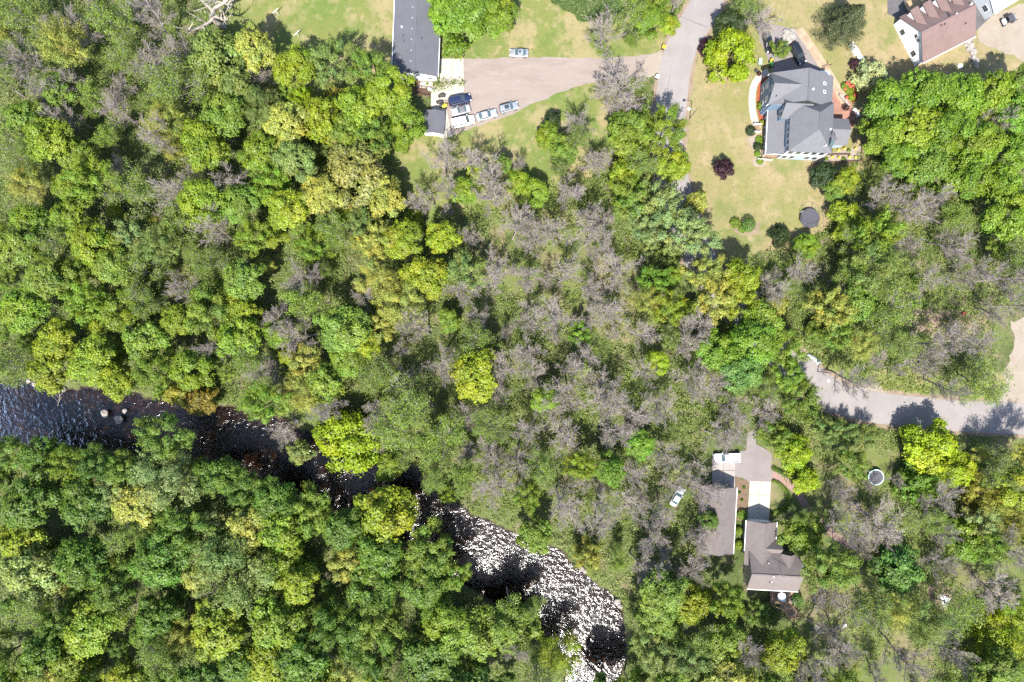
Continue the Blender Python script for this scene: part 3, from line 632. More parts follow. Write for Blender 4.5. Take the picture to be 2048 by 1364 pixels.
def plant(px, py, rpx, kind, colr='green', h=None, label=None, name=None, cat='tree', sq=None, rot=None):
    """a tree whose crown shows at pixel (px, py) with radius rpx; it stands on the ground under that crown"""
    r = rpx / S
    if h is None: h = min(16, max(6.5, 1.05 * r * 2 + rt.uniform(1.5, 4)))
    zc = h - r * .75
    k = (H - max(zc, 1)) / H
    x, y = P(px, py, max(zc, 1)); r *= k
    rot = rt.uniform(0, 6.28) if rot is None else rot
    auto = label is None
    if kind in ('bare', 'half', 'dead'):
        k_ = {'bare': 'leafless_tree', 'half': 'half_leafed_tree', 'dead': 'dead_tree'}[kind]
        z_ = zone(px, py)
        sz_ = 'small ' if rpx < 28 else 'wide ' if rpx > 44 else ''
        lab = label or (sz_ + {'bare': 'leafless grey twiggy tree ', 'half': 'grey-green tree with sparse new leaves ', 'dead': 'dead tree with thick pale limbs '}[kind] + z_)
        t = thing(name or k_, lab, cat, (x, y), rot, z=-.05, group=lab if auto else None)
        tm, bm_, lf = rt.choice({'bare': BARE, 'half': HALF, 'dead': DEAD}[kind])
        sx = r / 3.75; sz = h / 10.5
        t.scale = (sx, sx, sz)
        link('trunk', tm, t); link('branches', bm_, t)
        if lf:
            c = link('crown', lf, t); q = COLR['pale' if kind == 'bare' else 'mid']; v = rt.uniform(.85, 1.15)
            c.color = (q[0] * v, q[1] * v, q[2] * v, 1)
    elif kind == 'spruce':
        return spruce(px, py, rpx, h, label)
    else:
        sz_ = 'small ' if rpx < 28 else 'large ' if rpx > 47 else ''
        lab = label or f'{sz_}{ADJ[colr]} {TYPEN[kind]} {zone(px, py)}'
        t = thing(name or ('bush' if kind == 'shrub' else 'leafy_tree'), lab, cat, (x, y), rot, z=-.05, group=lab if auto else None)
        sx = r / 5.1; ch = (sq or rt.uniform(.8, 1.15)) * r
        sz = ch / 5.0; zc = h - ch * .97
        c = link('crown', rt.choice(CROWNS[kind]), t); c.location = (0, 0, max(zc, ch * .42)); c.scale = (sx * rt.uniform(.94, 1.08), sx * rt.uniform(.94, 1.08), sz)
        q = COLR[colr]; v = rt.uniform(.88, 1.12); hs = rt.uniform(-.06, .06)
        c.color = (q[0] * v * (1 + hs), q[1] * v, q[2] * v * (1 - hs), 1)
        tm, bm_, _ = rt.choice(LIMBS)
        a = link('trunk', tm, t); a.scale = (sx * 1.0, sx * 1.0, (h - ch * .5) / 9)
        b_ = link('limbs', bm_, t); b_.scale = (sx * .95, sx * .95, (h - ch * .35) / 9)
    TREES.append((px, py, rpx))
    return t
def spruce(px, py, rpx, h, label):
    r = rpx / S; x, y = P(px, py, h * .4); t = thing('spruce_tree', label, 'tree', (x, y), .4, z=-.05)
    MB().tube((0, 0, 0), (0, 0, h * .95), .22, .04, 7).build('trunk', 'bark_dark', t)
    rg = np.random.default_rng(9); pos = []; nr = []
    br = MB()
    for k in range(150):
        f = (k + .5) / 150; z = h * (.1 + .88 * f); ln = r * (1.02 - f) * rg.uniform(.8, 1.08); az = k * 2.399 + rg.uniform(-.3, .3)
        dx, dy = math.cos(az), math.sin(az)
        tri_path(br, [Vector((0, 0, z)), Vector((dx * ln * .5, dy * ln * .5, z - .12 * ln)), Vector((dx * ln, dy * ln, z - .1 * ln))], .04, .01)
        m_ = int(40 + 150 * (1 - f)); s_ = rg.random(m_) ** .7; wd = .16 * ln + .12
        side = rg.normal(0, 1, m_) * wd * (1.1 - .7 * s_)
        pos.append(np.stack([dx * ln * s_ - dy * side, dy * ln * s_ + dx * side, z - .1 * ln * s_ + rg.normal(0, .07, m_) - .15 * np.abs(side)], 1))
        nr.append(np.stack([dx * .4 + rg.normal(0, .4, m_), dy * .4 + rg.normal(0, .4, m_), np.full(m_, .9)], 1))
    br.build('branches', 'bark_dark', t, recalc=False)
    pos = np.concatenate(pos); nr = np.concatenate(nr)
    lf = leaf_mesh('spruce_needles', pos, nr, .30 * rg.uniform(.6, 1.3, len(pos)), .42, rg, rg.uniform(.8, 1.25, (len(pos), 1)) * np.ones((1, 3)))
    c = link('crown', lf, t); c.color = (.062, .076, .028, 1)
    TREES.append((px, py, rpx)); return t

# ---- prominent trees
plant(415, 18, 70, 'dead', h=14, label='big dead tree with thick pale crooked limbs beside the clothesline lawn')
plant(432, 112, 62, 'oak', 'sage', 15, 'broad sage-green tree at the edge of the clothesline lawn')
plant(470, 170, 38, 'oak', 'sage', 12)
plant(533, 148, 36, 'bare', h=9, label='leafless tree standing at the lawn edge next to a narrow yellow-green tree')
plant(600, 190, 27, 'airy', 'lime', 11, 'narrow yellow-green tree at the lawn edge', sq=1.5)
plant(662, 128, 48, 'airy', 'sage', 12, 'feathery sage-green tree reaching over the clothesline lawn')
plant(738, 135, 42, 'airy', 'mid', 13, 'fresh green tree shading the lower edge of the clothesline lawn')
plant(782, 183, 46, 'broad', 'green', 12, 'rounded green tree overhanging the corner of the grey ranch roof')
plant(808, 245, 38, 'broad', 'green', 9.5, 'rounded green tree pressed against the small shed')
plant(715, 215, 48, 'broad', 'green', 13); plant(745, 275, 46, 'airy', 'mid', 12); plant(690, 265, 42, 'broad', 'mid', 12)
plant(640, 235, 46, 'oak', 'yellow', 13, 'tall yellow-green tree in the wood west of the small shed')
plant(575, 245, 48, 'oak', 'pale', 13); plant(590, 320, 46, 'oak', 'sage', 13); plant(520, 300, 44, 'oak', 'green', 12)
plant(715, 345, 70, 'oak', 'olive', 14, 'wide olive-brown oak-like tree below the small shed')
plant(645, 390, 45, 'oak', 'pale', 13); plant(770, 395, 46, 'oak', 'pale', 11)
plant(805, 285, 20, 'shrub', 'green', 3.4, 'rounded green bush at the lower corner of the small shed', cat='bush')
plant(940, 28, 74, 'broad', 'maple', 12, 'large bright green maple hanging over the eastern slope of the ranch roof')
plant(895, 15, 45, 'broad', 'maple', 11, 'smaller bright green tree between the ranch roof and the large maple')
plant(1000, 20, 40, 'broad', 'green', 10.5, 'green tree on the lawn side of the large maple')
plant(808, 3, 13, 'shrub', 'yellow', 2.5, 'yellow bush behind the grey ranch house', cat='bush')
for a in ((885, 335, 46), (925, 320, 40), (962, 385, 48), (862, 395, 40), (905, 390, 36), (1000, 372, 28)): plant(*a, 'bare', h=11)
plant(1045, 318, 22, 'bare', h=7, label='small leafless tree alone on the lawn below the parked sedans')
plant(1035, 362, 25, 'broad', 'yellow', 6.5); plant(1066, 385, 30, 'broad', 'green', 7); plant(955, 345, 24, 'broad', 'lime', 5.5); plant(930, 380, 30, 'broad', 'green', 7)
plant(1105, 240, 20, 'shrub', 'darkgreen', 4, 'dark green bush on the lawn below the gravel drive', cat='bush')
plant(1098, 268, 28, 'broad', 'green', 6); plant(1128, 300, 30, 'broad', 'mid', 7); plant(1112, 325, 24, 'half', h=7)
plant(1155, 232, 36, 'bare', h=10); plant(1150, 290, 30, 'half', h=9); plant(1170, 330, 34, 'bare', h=9)
plant(1250, 155, 62, 'bare', h=11, label='large leafless lavender-grey tree over the mouth of the gravel drive')
plant(1262, 208, 44, 'bare', h=9.5); plant(1222, 190, 34, 'bare', h=8)
plant(1224, 55, 46, 'bare', h=11, label='leafless pale-limbed tree between the ivy bank and the lane')
plant(1255, 30, 34, 'half', h=9); plant(1205, 95, 28, 'half', h=7); plant(1275, 70, 26, 'half', h=6)
plant(1300, 38, 34, 'broad', 'maple', 7.5); plant(1338, 50, 22, 'broad', 'yellow', 5.5, 'small yellow-green tree at the edge of the lane above the drive mouth'); plant(1315, 5, 30, 'airy', 'green', 7); plant(1352, 10, 24, 'bare', h=6)
plant(1262, 262, 52, 'broad', 'mid', 10, 'fresh green rounded tree below the leafless tree at the drive mouth')
plant(1330, 262, 48, 'airy', 'green', 11.5, 'dense green tree overhanging the lane opposite the street lamp')
plant(1348, 330, 36, 'broad', 'yellow', 7.5); plant(1300, 325, 36, 'half', h=9); plant(1215, 310, 36, 'bare', h=9); plant(1250, 350, 34, 'broad', 'yellow', 8)
plant(1312, 402, 52, 'airy', 'palesage', 12, 'silvery sage tree above the narrow end of the lane'); plant(1262, 400, 44, 'airy', 'mid', 11)
plant(1352, 458, 56, 'airy', 'palesage', 13, 'silvery sage tree spreading across the lane beside the tan lawn'); plant(1398, 475, 40, 'airy', 'palesage', 12, 'silvery sage tree on the lawn side of the lane')
plant(1290, 445, 40, 'airy', 'palesage', 11)
plant(1456, 113, 55, 'broad', 'lime', 7.5, 'vivid lime-green round tree on the tan lawn by the lane')
plant(1417, 92, 19, 'shrub', 'maroon', 3.2, 'dark purple bush behind the lime-green tree at the lane edge', cat='bush'); plant(1478, 70, 14, 'shrub', 'maroon', 3.5, 'small dark purple bush between the lime-green tree and the grey-limbed tree', cat='bush')
plant(1462, 45, 32, 'broad', 'darkgreen', 7, 'dark green tree above the vivid lime-green tree'); plant(1520, 25, 42, 'bare', h=9, label='leafless pale grey tree above the parked black sedan'); plant(1490, 20, 30, 'half', h=8)
plant(1560, 98, 21, 'airy', 'mid', 4, 'small feathery tree between the two black cars')
plant(1695, 42, 56, 'spruce', h=12, label='dark green spruce on the tan lawn beside the blue-walled house')
plant(1745, 150, 36, 'oak', 'blossom', 6, 'round tree dusted with white blossom beside the white tank')
plant(1711, 126, 11, 'shrub', 'maroon', 2.2, 'small maroon bush touching the white tank', cat='bush')
plant(1449, 336, 22, 'broad', 'maroon', 4.6, 'small dark maroon tree alone on the tan lawn')
for a in ((1790, 205, 54), (1855, 185, 56), (1925, 195, 54), (1990, 185, 48), (2040, 225, 46), (1762, 268, 44), (1825, 262, 58), (1900, 275, 56), (1965, 285, 50), (2035, 300, 48), (1855, 335, 52), (1935, 350, 52), (2010, 365, 46), (1800, 320, 42), (2042, 165, 40)):
    plant(a[0], a[1], a[2] * .95, rt.choice(('broad', 'broad', 'oak')), rt.choice(('maple', 'maple', 'mid', 'green')), rt.uniform(10.5, 14))
plant(1992, 238, 34, 'bare', h=13.5, label='pale leafless branches sticking out of the bright green grove')
plant(1650, 350, 28, 'shrub', 'darkgreen', 4.5, 'dark green bush at the lower corner of the terrace garden', cat='bush'); plant(1690, 360, 28, 'broad', 'yellow', 6); plant(1668, 380, 24, 'broad', 'mid', 5)
plant(1690, 440, 38, 'broad', 'yellow', 7, 'yellow-green rounded tree beside the black trampoline')
plant(1612, 494, 26, 'broad', 'maple', 5, 'small bright green tree beside the black trampoline')
plant(1560, 472, 22, 'shrub', 'darkgreen', 3, 'dark green bush between the island bed and the trampoline', cat='bush')
plant(1600, 798, 46, 'airy', 'mid', 10, 'feathery green tree overhanging the lane at the driveway mouth')
for a in ((1655, 862, 28), (1695, 866, 28), (1738, 872, 27)): plant(*a, 'airy', 'sage', 6.5, 'sage-green feathery tree in a row along the lane below the bend')
for o_ in [o for o in COL.objects if o.get('label') == 'sage-green feathery tree in a row along the lane below the bend']: o_['group'] = 'row of sage-green trees along the lane'
plant(1856, 895, 58, 'broad', 'lime', 10, 'vivid lime-green tree on the verge below the lane'); plant(1912, 940, 38, 'broad', 'lime', 9, 'smaller lime-green tree against the yard maple')
plant(1845, 968, 50, 'broad', 'maple', 8.5, 'bright green rounded tree beside the shaded trampoline')
plant(1735, 1015, 62, 'bare', h=11, label='wide leafless grey tree below the shaded trampoline'); plant(1785, 1055, 46, 'bare', h=10)
plant(1800, 1140, 52, 'broad', 'mint', 9, 'mint-green rounded tree between the leafless trees and the white tarp')
plant(1603, 1070, 44, 'broad', 'green', 8, 'rounded green tree touching the cottage roof by the brick path')
plant(1588, 1030, 22, 'half', h=6); plant(1970, 1160, 52, 'bare', h=9, label='leafless grey tree between the white tarp and the yard edge')
plant(1925, 1085, 46, 'broad', 'maple', 9); plant(1960, 1045, 36, 'airy', 'palesage', 9); plant(1975, 995, 55, 'soft', 'gold', 9, 'golden-green weeping fine-leaved tree in the wooded yard')
plant(2020, 1040, 46, 'soft', 'gold', 9); plant(1990, 1270, 66, 'soft', 'lime', 8, 'soft lime-green tree near the lower corner of the wooded yard')
plant(2030, 1230, 44, 'soft', 'lime', 8)
plant(1590, 905, 36, 'broad', 'lime', 7, 'lime-green tree beside the curved hedge'); plant(1610, 960, 30, 'broad', 'lime', 6)
# river banks
plant(400, 800, 36, 'oak', 'orange', 8, 'orange-tinted tree leaning over the river'); plant(355, 785, 34, 'oak', 'gold', 8)
plant(330, 870, 52, 'airy', 'mid', 15, 'tall green tree standing out over the dark river bend'); plant(335, 960, 74, 'soft', 'palesage', 16, 'huge silvery tree on the bank below the river bend')
plant(690, 880, 66, 'broad', 'lime', 10, 'bright yellow-green tree spreading over the river'); plant(598, 905, 26, 'oak', 'straw', 7); plant(775, 935, 28, 'broad', 'green', 7)
plant(552, 862, 36, 'bare', h=7, label='leafless tree hanging over the dark water')
plant(770, 1030, 62, 'broad', 'yellow', 14, 'golden-green tall tree on the inner river bend'); plant(860, 1095, 56, 'airy', 'mid', 14, 'feathery green tree at the water edge by the bright riffle')
plant(1012, 1205, 52, 'half', h=13, label='thinly leafed tree casting its branchy shadow on the bright riffle'); plant(1022, 1256, 56, 'oak', 'mid', 11); plant(955, 1268, 54, 'broad', 'mid', 12); plant(1075, 1200, 34, 'half', h=10)
plant(1120, 1310, 46, 'soft', 'yellow', 11, 'olive-lime fine-leaved tree at the mouth of the dark pool')
plant(475, 1140, 88, 'soft', 'sage', 16, 'huge grey-green fine-leaved tree in the wood south of the river'); plant(560, 1060, 52, 'oak', 'green', 14); plant(60, 1140, 62, 'oak', 'straw', 14, 'pale straw-green wide tree deep in the wood south of the river')
plant(1175, 1110, 34, 'airy', 'gold', 7)
plant(1215, 1398, 44, 'broad', 'deep', 13, 'deep green tree below the dark pool'); plant(1262, 1385, 40, 'airy', 'mid', 12, 'feathery green tree at the lower end of the dark pool')
plant(1350, 985, 30, 'bare', h=9); plant(1392, 985, 44, 'bare', h=10, label='leafless tree leaning over the upper end of the long garage roof'); plant(1392, 1062, 40, 'bare', h=9.5, label='leafless tree leaning over the lower end of the long garage roof'); plant(1418, 1040, 20, 'broad', 'deep', 7, 'small deep green tree touching the long garage roof')
for a in ((15, 905, 42, 'airy', 'mid'), (72, 912, 40, 'broad', 'deep'), (132, 925, 42, 'airy', 'green'), (192, 930, 40, 'airy', 'deep'), (248, 940, 36, 'airy', 'mid'), (430, 950, 46, 'broad', 'deep'), (490, 975, 44, 'airy', 'deep'), (545, 1000, 42, 'broad', 'deep'), (615, 1018, 50, 'airy', 'mid'), (690, 1060, 46, 'broad', 'deep'), (905, 1150, 36, 'airy', 'green')): plant(*a, h=12)
for a in ((1570, 700, 42, 'airy', 'green'), (1528, 650, 46, 'broad', 'mid'), (1480, 600, 44, 'airy', 'yellow'), (1575, 752, 34, 'airy', 'green'), (1440, 555, 40, 'airy', 'pale')): plant(*a, h=11)
plant(1476, 862, 36, 'bare', h=9); plant(1425, 868, 38, 'bare', h=9); plant(1552, 872, 32, 'airy', 'mid', 7); plant(1520, 835, 34, 'bare', h=8)
plant(1365, 945, 36, 'bare', h=9); plant(1515, 1225, 30, 'airy', 'mid', 5)

# leafless trees of the thicket
for a, b_ in ((972, 378), (1035, 416), (1120, 383), (1079, 466), (1120, 455), (1176, 483), (1223, 492), (1243, 524), (988, 571), (1123, 559), (1190, 555), (1182, 600), (1041, 630), (1126, 625), (1234, 618), (1185, 706), (1076, 706), (1128, 735), (1267, 659), (1372, 712), (1416, 665), (1528, 577),
              (1235, 772), (1200, 812), (1123, 826), (1075, 770), (1205, 866), (1279, 851), (1331, 889), (1370, 769), (1416, 792), (1308, 813), (1457, 812), (1141, 775), (1038, 901), (1282, 945), (1331, 1009), (1117, 992), (1258, 1030), (1020, 730), (1140, 890)):
    plant(a, b_, rt.uniform(38, 52), 'bare', h=rt.uniform(10, 13))
for a in ((1312, 725, 27, 'broad', 'lime'), (1440, 700, 42, 'broad', 'maple'), (1508, 690, 46, 'broad', 'maple'), (1482, 745, 42, 'broad', 'mint'), (1432, 600, 44, 'airy', 'pale'), (1482, 556, 42, 'broad', 'yellow'), (1405, 545, 38, 'airy', 'pale'), (1160, 668, 26, 'airy', 'maple'), (1160, 735, 20, 'broad', 'lime'), (1310, 560, 36, 'airy', 'maple'), (1340, 615, 38, 'airy', 'yellow'), (1280, 890, 30, 'broad', 'maple'), (1220, 940, 34, 'broad', 'maple'), (1160, 930, 32, 'airy', 'yellow'), (1090, 800, 30, 'broad', 'maple')): plant(*a)
# ---- the rest of the wood, cell by cell (64 px cells)
GRID = [
 "hhbgbgh.........................",
 "hhghbbhp........................",
 "hgbbhhpphygg....................",
 "gghbghghpyyg....................",
 "hgghbhghgpgp....................",
 "hggbhbbggppp..bg.gbgg.......gggg",
 "gygyhbggypgpyhbbggbbpp.....hbbhg",
 "ggyhphbgyggyyybbbhbbpp...gggbbbh",
 "gggghhgghbghyypbbbbbbgghhbgphbbb",
 "gygggyhybhghhbbbbbbbhgyppyggb..b",
 "gyyggyhggbgybbgbbbbbhhgggghhbbb.",
 "gygyggghbyghbbybbbbbbbgghbhbbbh.",
 "......yyghbbhbbbbbbbbbbhh.......",
 "........g.ybhgbhbbbbbhb.........",
 "dd.........gggbbgbbbb...y.h.yyhh",
 "dddppd.......ghbggbbb...h.bb.hgy",
 "dydhpdppdddyp..hghbbb....hbbhhpy",
 "yhdhdhppddydd.....yhbb...hhhgbgb",
 "dyddhdppddddydd....hgyg..hbhg.bh",
 "hddhdyddddddddgg....ggph.bbhp.gy",
 "ddydhggdydddydhhg..gppghybhbhbhg",
 "dhdydddgddydhdddh..gggpghhhbhhgg"]
KIND = {'g': [('broad', 'green'), ('broad', 'mid'), ('airy', 'green'), ('oak', 'mid'), ('half', '')], 'y': [('oak', 'yellow'), ('broad', 'yellow'), ('airy', 'pale')],
        'p': [('oak', 'pale'), ('airy', 'sage'), ('soft', 'sage'), ('airy', 'palesage')], 'd': [('broad', 'deep'), ('airy', 'mid'), ('broad', 'green'), ('oak', 'deep'), ('airy', 'deep'), ('oak', 'yellow')],
        'h': [('half', ''), ('half', ''), ('bare', ''), ('airy', 'mid'), ('soft', 'pale')], 'b': [('bare', '')]}
for j, row in enumerate(GRID):
    for i in range(-1, len(row) + 1):
        ch = row[min(max(i, 0), len(row) - 1)]
        if ch == '.' or (i in (-1, len(row)) and j % 2): continue
        px = i * 64 + 32 + rt.uniform(-17, 17) + (j % 2) * 14; py = j * 64 + 32 + rt.uniform(-18, 18)
        if px > 2075 or px < -25: continue
        kd, cl = rt.choice(KIND[ch]); r_ = rt.uniform(36, 54) if kd != 'bare' else rt.uniform(38, 54)
        if ch == 'd': r_ *= 1.1
        if wet(px, py, r_): continue
        if any((px - a) ** 2 + (py - b_) ** 2 < (.62 * (r_ + c_)) ** 2 for a, b_, c_ in TREES if c_ > 30): continue
        plant(px, py, r_, kd, cl or 'green', h=None)

for kd, n_, rl, rh_ in (('tree', 1500, 30, 46), ('sapling', 1500, 17, 27)):
    for _ in range(n_):
        px, py = rt.uniform(-10, 2060), rt.uniform(-5, 1372)
        ch = GRID[min(int(max(py, 0) / 64), 21)][min(int(max(px, 0) / 64), 31)]
        if ch == '.': continue
        r_ = rt.uniform(rl, rh_)
        if wet(px, py, r_): continue
        if any((px - a) ** 2 + (py - b_) ** 2 < ((.60 if kd == 'tree' else .62) * (r_ + c_)) ** 2 for a, b_, c_ in TREES): continue
        k_, cl = rt.choice(KIND[ch])
        plant(px, py, r_, k_, cl or 'green', h=None if kd == 'tree' else rt.uniform(4.5, 7.5))

# ------------------------------------------------------------------ undergrowth: low brush over the woodland floor
CLEAR = [PX(q) for q in ([(430, -60), (860, -60), (860, 440), (800, 330), (640, 230), (560, 160), (500, 130)], [(800, 200), (1240, 100), (1235, 300), (1110, 360), (1000, 400), (850, 430)], [(860, -60), (1345, -60), (1330, 160), (880, 160)],
      [(1465, -60), (1300, 120), (1330, 300), (1345, 420), (1430, 540), (1520, 500), (1610, 480), (1665, 440), (1690, 330), (1770, 240), (1850, 180), (2200, 180), (2200, -60)],
      [(1410, 880), (1560, 880), (1560, 960), (1640, 1010), (1720, 1090), (1700, 1110), (1600, 1040), (1610, 1250), (1490, 1200), (1395, 1120)], [(1990, 620), (2200, 620), (2200, 850), (1990, 840)])]
rg = np.random.default_rng(77)
nb = 64000
bx = rg.uniform(-118, 118, nb); by = rg.uniform(-80, 80, nb)
ok = np.ones(nb, bool)
for q in CLEAR: ok &= sdist(q, bx, by) < -.3
ok &= sdist(river, bx, by) < -.2
ok &= sdist(ribbon(lane, m(80)), bx, by) < 0
yard = sdist(PX([(1560, 880), (2200, 880), (2200, 1500), (1590, 1500), (1590, 1200)]), bx, by) > 0
glade = sdist(PX([(985, 440), (1110, 420), (1240, 480), (1320, 600), (1330, 700), (1250, 690), (1150, 640), (1040, 600), (975, 540)]), bx, by) > 0
dens = np.array([pnoise(Vector((x * .09, y * .09, 3))) for x, y in zip(bx, by)])
ok &= (dens + rg.uniform(-.5, .5, nb) > np.where(yard, .16, np.where(glade, .1, -.34)))
bx, by, dens = bx[ok], by[ok], dens[ok]
nb = len(bx); per = 15
rad = rg.uniform(.35, 1.0, nb); hh = rg.uniform(.15, .9, nb) + np.clip(dens, 0, 1) * 2.2
off = rg.normal(size=(nb, per, 3)) * np.stack([rad * .6, rad * .6, hh * .35], 1)[:, None, :]
p = np.stack([bx, by, hh * .7], 1)[:, None, :] + off; p[:, :, 2] = np.maximum(p[:, :, 2], .06)
p = p.reshape(-1, 3); nr = rg.normal(size=p.shape) * .45 + np.array([0, 0, .8])
o = link('undergrowth', leaf_mesh('undergrowth', p, nr, .34 * rg.uniform(.5, 1.3, len(p)), .6, rg, None, 'brush_leaf'))
tag(o, 'low green brush and saplings covering the woodland floor', 'undergrowth', kind='stuff')
# dense ground cover on the bank by the lane
iv = PX([(1088, -30), (1262, -30), (1258, 30), (1225, 48), (1165, 44), (1130, 22), (1105, 8)])
q = rg.uniform((iv[0][0] - 2, iv[3][1] - 4), (iv[1][0] + 2, iv[0][1] + 2), (16000, 2)); q = q[sdist(ragged(iv, .8, .5, 4), q[:, 0], q[:, 1]) > 0]
p = np.concatenate([q, (.12 + .5 * rg.random((len(q), 1)) * (.5 + .5 * np.sin(q[:, :1] * 2.1) * np.cos(q[:, 1:] * 1.7)))], 1)
o = link('ivy_bank', leaf_mesh('ivy_bank', p, rg.normal(size=p.shape) * .35 + np.array([0, 0, .9]), .42 * rg.uniform(.6, 1.2, len(p)), .75, rg, None, 'ivy_leaf'))
tag(o, 'dense dark green ground cover on the bank above the lawn', 'ground cover', kind='stuff')

# ------------------------------------------------------------------ buildings
class Frame:
    """local frame of a building: pixel at a height -> local metres"""
    def __init__(s, px, py, rot): s.o = Vector(P(px, py)); s.r = rot; s.c, s.s = math.cos(-rot), math.sin(-rot)
    def at(s, px, py, z):
        v = Vector(P(px, py, z)) - s.o; return (v.x * s.c - v.y * s.s, v.x * s.s + v.y * s.c)
    def x(s, px, py, z): return s.at(px, py, z)[0]
    def y(s, px, py, z): return s.at(px, py, z)[1]
def window(parent, c, wdt, hgt, face, frame='white_paint', glass='glass_dark', out=.05):
    """window on an upright wall; face is the outward direction 'n','s','e','w'"""
    cx, cy, cz = c; d_ = {'n': (0, 1), 's': (0, -1), 'e': (1, 0), 'w': (-1, 0)}[face]
    def slab(w_, h_, o0, o1):
        a, b_ = sorted((o0, o1))
        if d_[0] == 0: return (cx - w_ / 2, cx + w_ / 2, *sorted((cy + d_[1] * o0, cy + d_[1] * o1)), cz - h_ / 2, cz + h_ / 2)
        return (*sorted((cx + d_[0] * o0, cx + d_[0] * o1)), cy - w_ / 2, cy + w_ / 2, cz - h_ / 2, cz + h_ / 2)
    f = MB().box(*slab(wdt + .24, hgt + .24, -.06, out)).build('window', frame, parent)
    for k in (-1, 1):
        q = list(slab(wdt, hgt / 2 - .05, out - .02, out + .015)); q[4] += k * hgt / 4; q[5] += k * hgt / 4
        MB().box(*q).build('pane', glass, f)
    return f
def vent(parent, x, y, z, r=.14, h=.35, mat='metal_dark', name='roof_vent'):
    return MB().tube((x, y, z - .25), (x, y, z + h), r, r, 10).build(name, mat, parent)
def gutter(parent, x0, x1, y0, y1, z):
    return MB().box(x0, x1, y0, y1, z - .14, z).build('gutter', 'white_paint', parent)

# --- grey ranch house
rot = R(-2.2); f = Frame(833, 80, rot)
hs = thing('ranch_house', 'long grey-roofed ranch house with white gable beside the concrete pad', 'house', f.o, rot)
x0, x1 = f.x(786, 80, 3.1), f.x(879, 80, 3.1); y0 = f.y(850, 152, 3.1); y1 = f.y(840, -2, 3.1)
ze, zr = 3.1, 5.0
MB().box(x0 + .5, x1 - .5, y0 + .12, y1 - .35, 0, ze - .05).build('wall', 'siding_white', hs)
xm = (x0 + x1) / 2
for yy in (y0 + .12, y1 - .45):
    MB().tri_wall([(x0 + .5, yy, ze - .05), (x1 - .5, yy, ze - .05), (xm, yy, zr - .3)], (0, .1, 0)).build('gable_wall', 'siding_white', hs)
rf = MB().gable(x0, x1, y0, y1, ze, zr, 'y').build('roof', 'shingle_slate', hs)
MB().box(xm - .16, xm + .16, y0, y1, zr - .03, zr + .035).build('ridge_cap', 'shingle_slate', rf)
gutter(hs, x0 - .1, x0 + .02, y0, y1, ze + .02); gutter(hs, x1 - .02, x1 + .1, y0, y1, ze + .02)
for k in range(6):
    yy = y1 - 2.6 - k * (y1 - y0 - 4.6) / 5.2
    MB().rbox(xm - .75, yy, .42, .42, zr - .55, zr - .16, 0, .8).build('roof_vent', 'metal_grey', hs)
sl = (zr - ze) / (xm - x0)
def ron(x): return ze + sl * (x - x0) if x < xm else ze + sl * (x1 - x)
for (px_, py_, r_, mt_) in ((804, 55, .16, 'white_paint'), (807, 73, .08, 'metal_dark'), (809, 84, .08, 'metal_dark'), (844, 80, .09, 'metal_dark')):
    a, b_ = f.at(px_, py_, 3.8); vent(hs, a, b_, ron(a), r_, .5, mt_)
window(hs, (xm - 2.2, y0 + .12, 1.5), 1.1, 1.0, 's'); window(hs, (xm + 3.1, y0 + .12, 1.6), .8, .9, 's')
MB().box(xm + .4, xm + 1.35, y0 + .04, y0 + .13, .1, 2.15).build('door', 'white_paint', hs)
for k in range(3): window(hs, (x1 - .5, y0 + 3.5 + k * 4, 1.5), 1.2, 1.0, 'e')
# --- small shed
rot = R(-3); f = Frame(868, 245, rot)
sh = thing('shed', 'small grey-roofed white shed next to the parked white van', 'shed', f.o, rot)
x0, x1 = f.x(848, 245, 2.3), f.x(888, 245, 2.3); y0 = f.y(868, 267, 2.3); y1 = f.y(868, 221, 2.3)
MB().box(x0 + .12, x1 - .12, y0 + .12, y1 - .12, 0, 2.25).build('wall', 'siding_white', sh)
xm = (x0 + x1) / 2
for yy in (y0 + .12, y1 - .22): MB().tri_wall([(x0 + .12, yy, 2.25), (x1 - .12, yy, 2.25), (xm, yy, 3.0)], (0, .1, 0)).build('gable_wall', 'siding_white', sh)
MB().gable(x0, x1, y0, y1, 2.3, 3.15, 'y', .14).build('roof', 'shingle_slate', sh)
MB().box(x1 - .13, x1 - .08, -1.2, .6, .1, 1.95).build('door', 'white_paint', sh)

# --- blue-walled house
rot = R(-2.8); f = Frame(1595, 220, rot)
hb = thing('blue_house', 'large blue-walled house with steep slate-grey hipped and gabled roofs', 'house', f.o, rot)
U = lambda u, v: (1480 + u / 6.495, 130 + v / 6.495)
def fx(u, v, z): return f.at(*U(u, v), z)[0]
def fy(u, v, z): return f.at(*U(u, v), z)[1]
# north block, ridge along y
nx0, nx1 = fx(392, 300, 6.5), fx(1208, 300, 6.5); ny1 = fy(800, 122, 6.5); ny0 = fy(800, 500, 6.5) - .6
MB().box(nx0 + .35, nx1 - .35, ny0, ny1 - .35, 0, 6.5).build('wall', 'siding_blue_shaded', hb)
nxm = (nx0 + nx1) / 2
MB().tri_wall([(nx0 + .35, ny1 - .45, 6.5), (nx1 - .35, ny1 - .45, 6.5), (nxm, ny1 - .45, 9.85)], (0, .1, 0)).build('gable_wall', 'siding_blue_shaded', hb)
r1 = MB().gable(nx0, nx1, ny0, ny1, 6.5, 10.1, 'y').build('roof', 'shingle_grey', hb)
MB().box(nxm - .14, nxm + .14, ny0, ny1, 10.06, 10.14).build('ridge_cap', 'shingle_slate', r1)
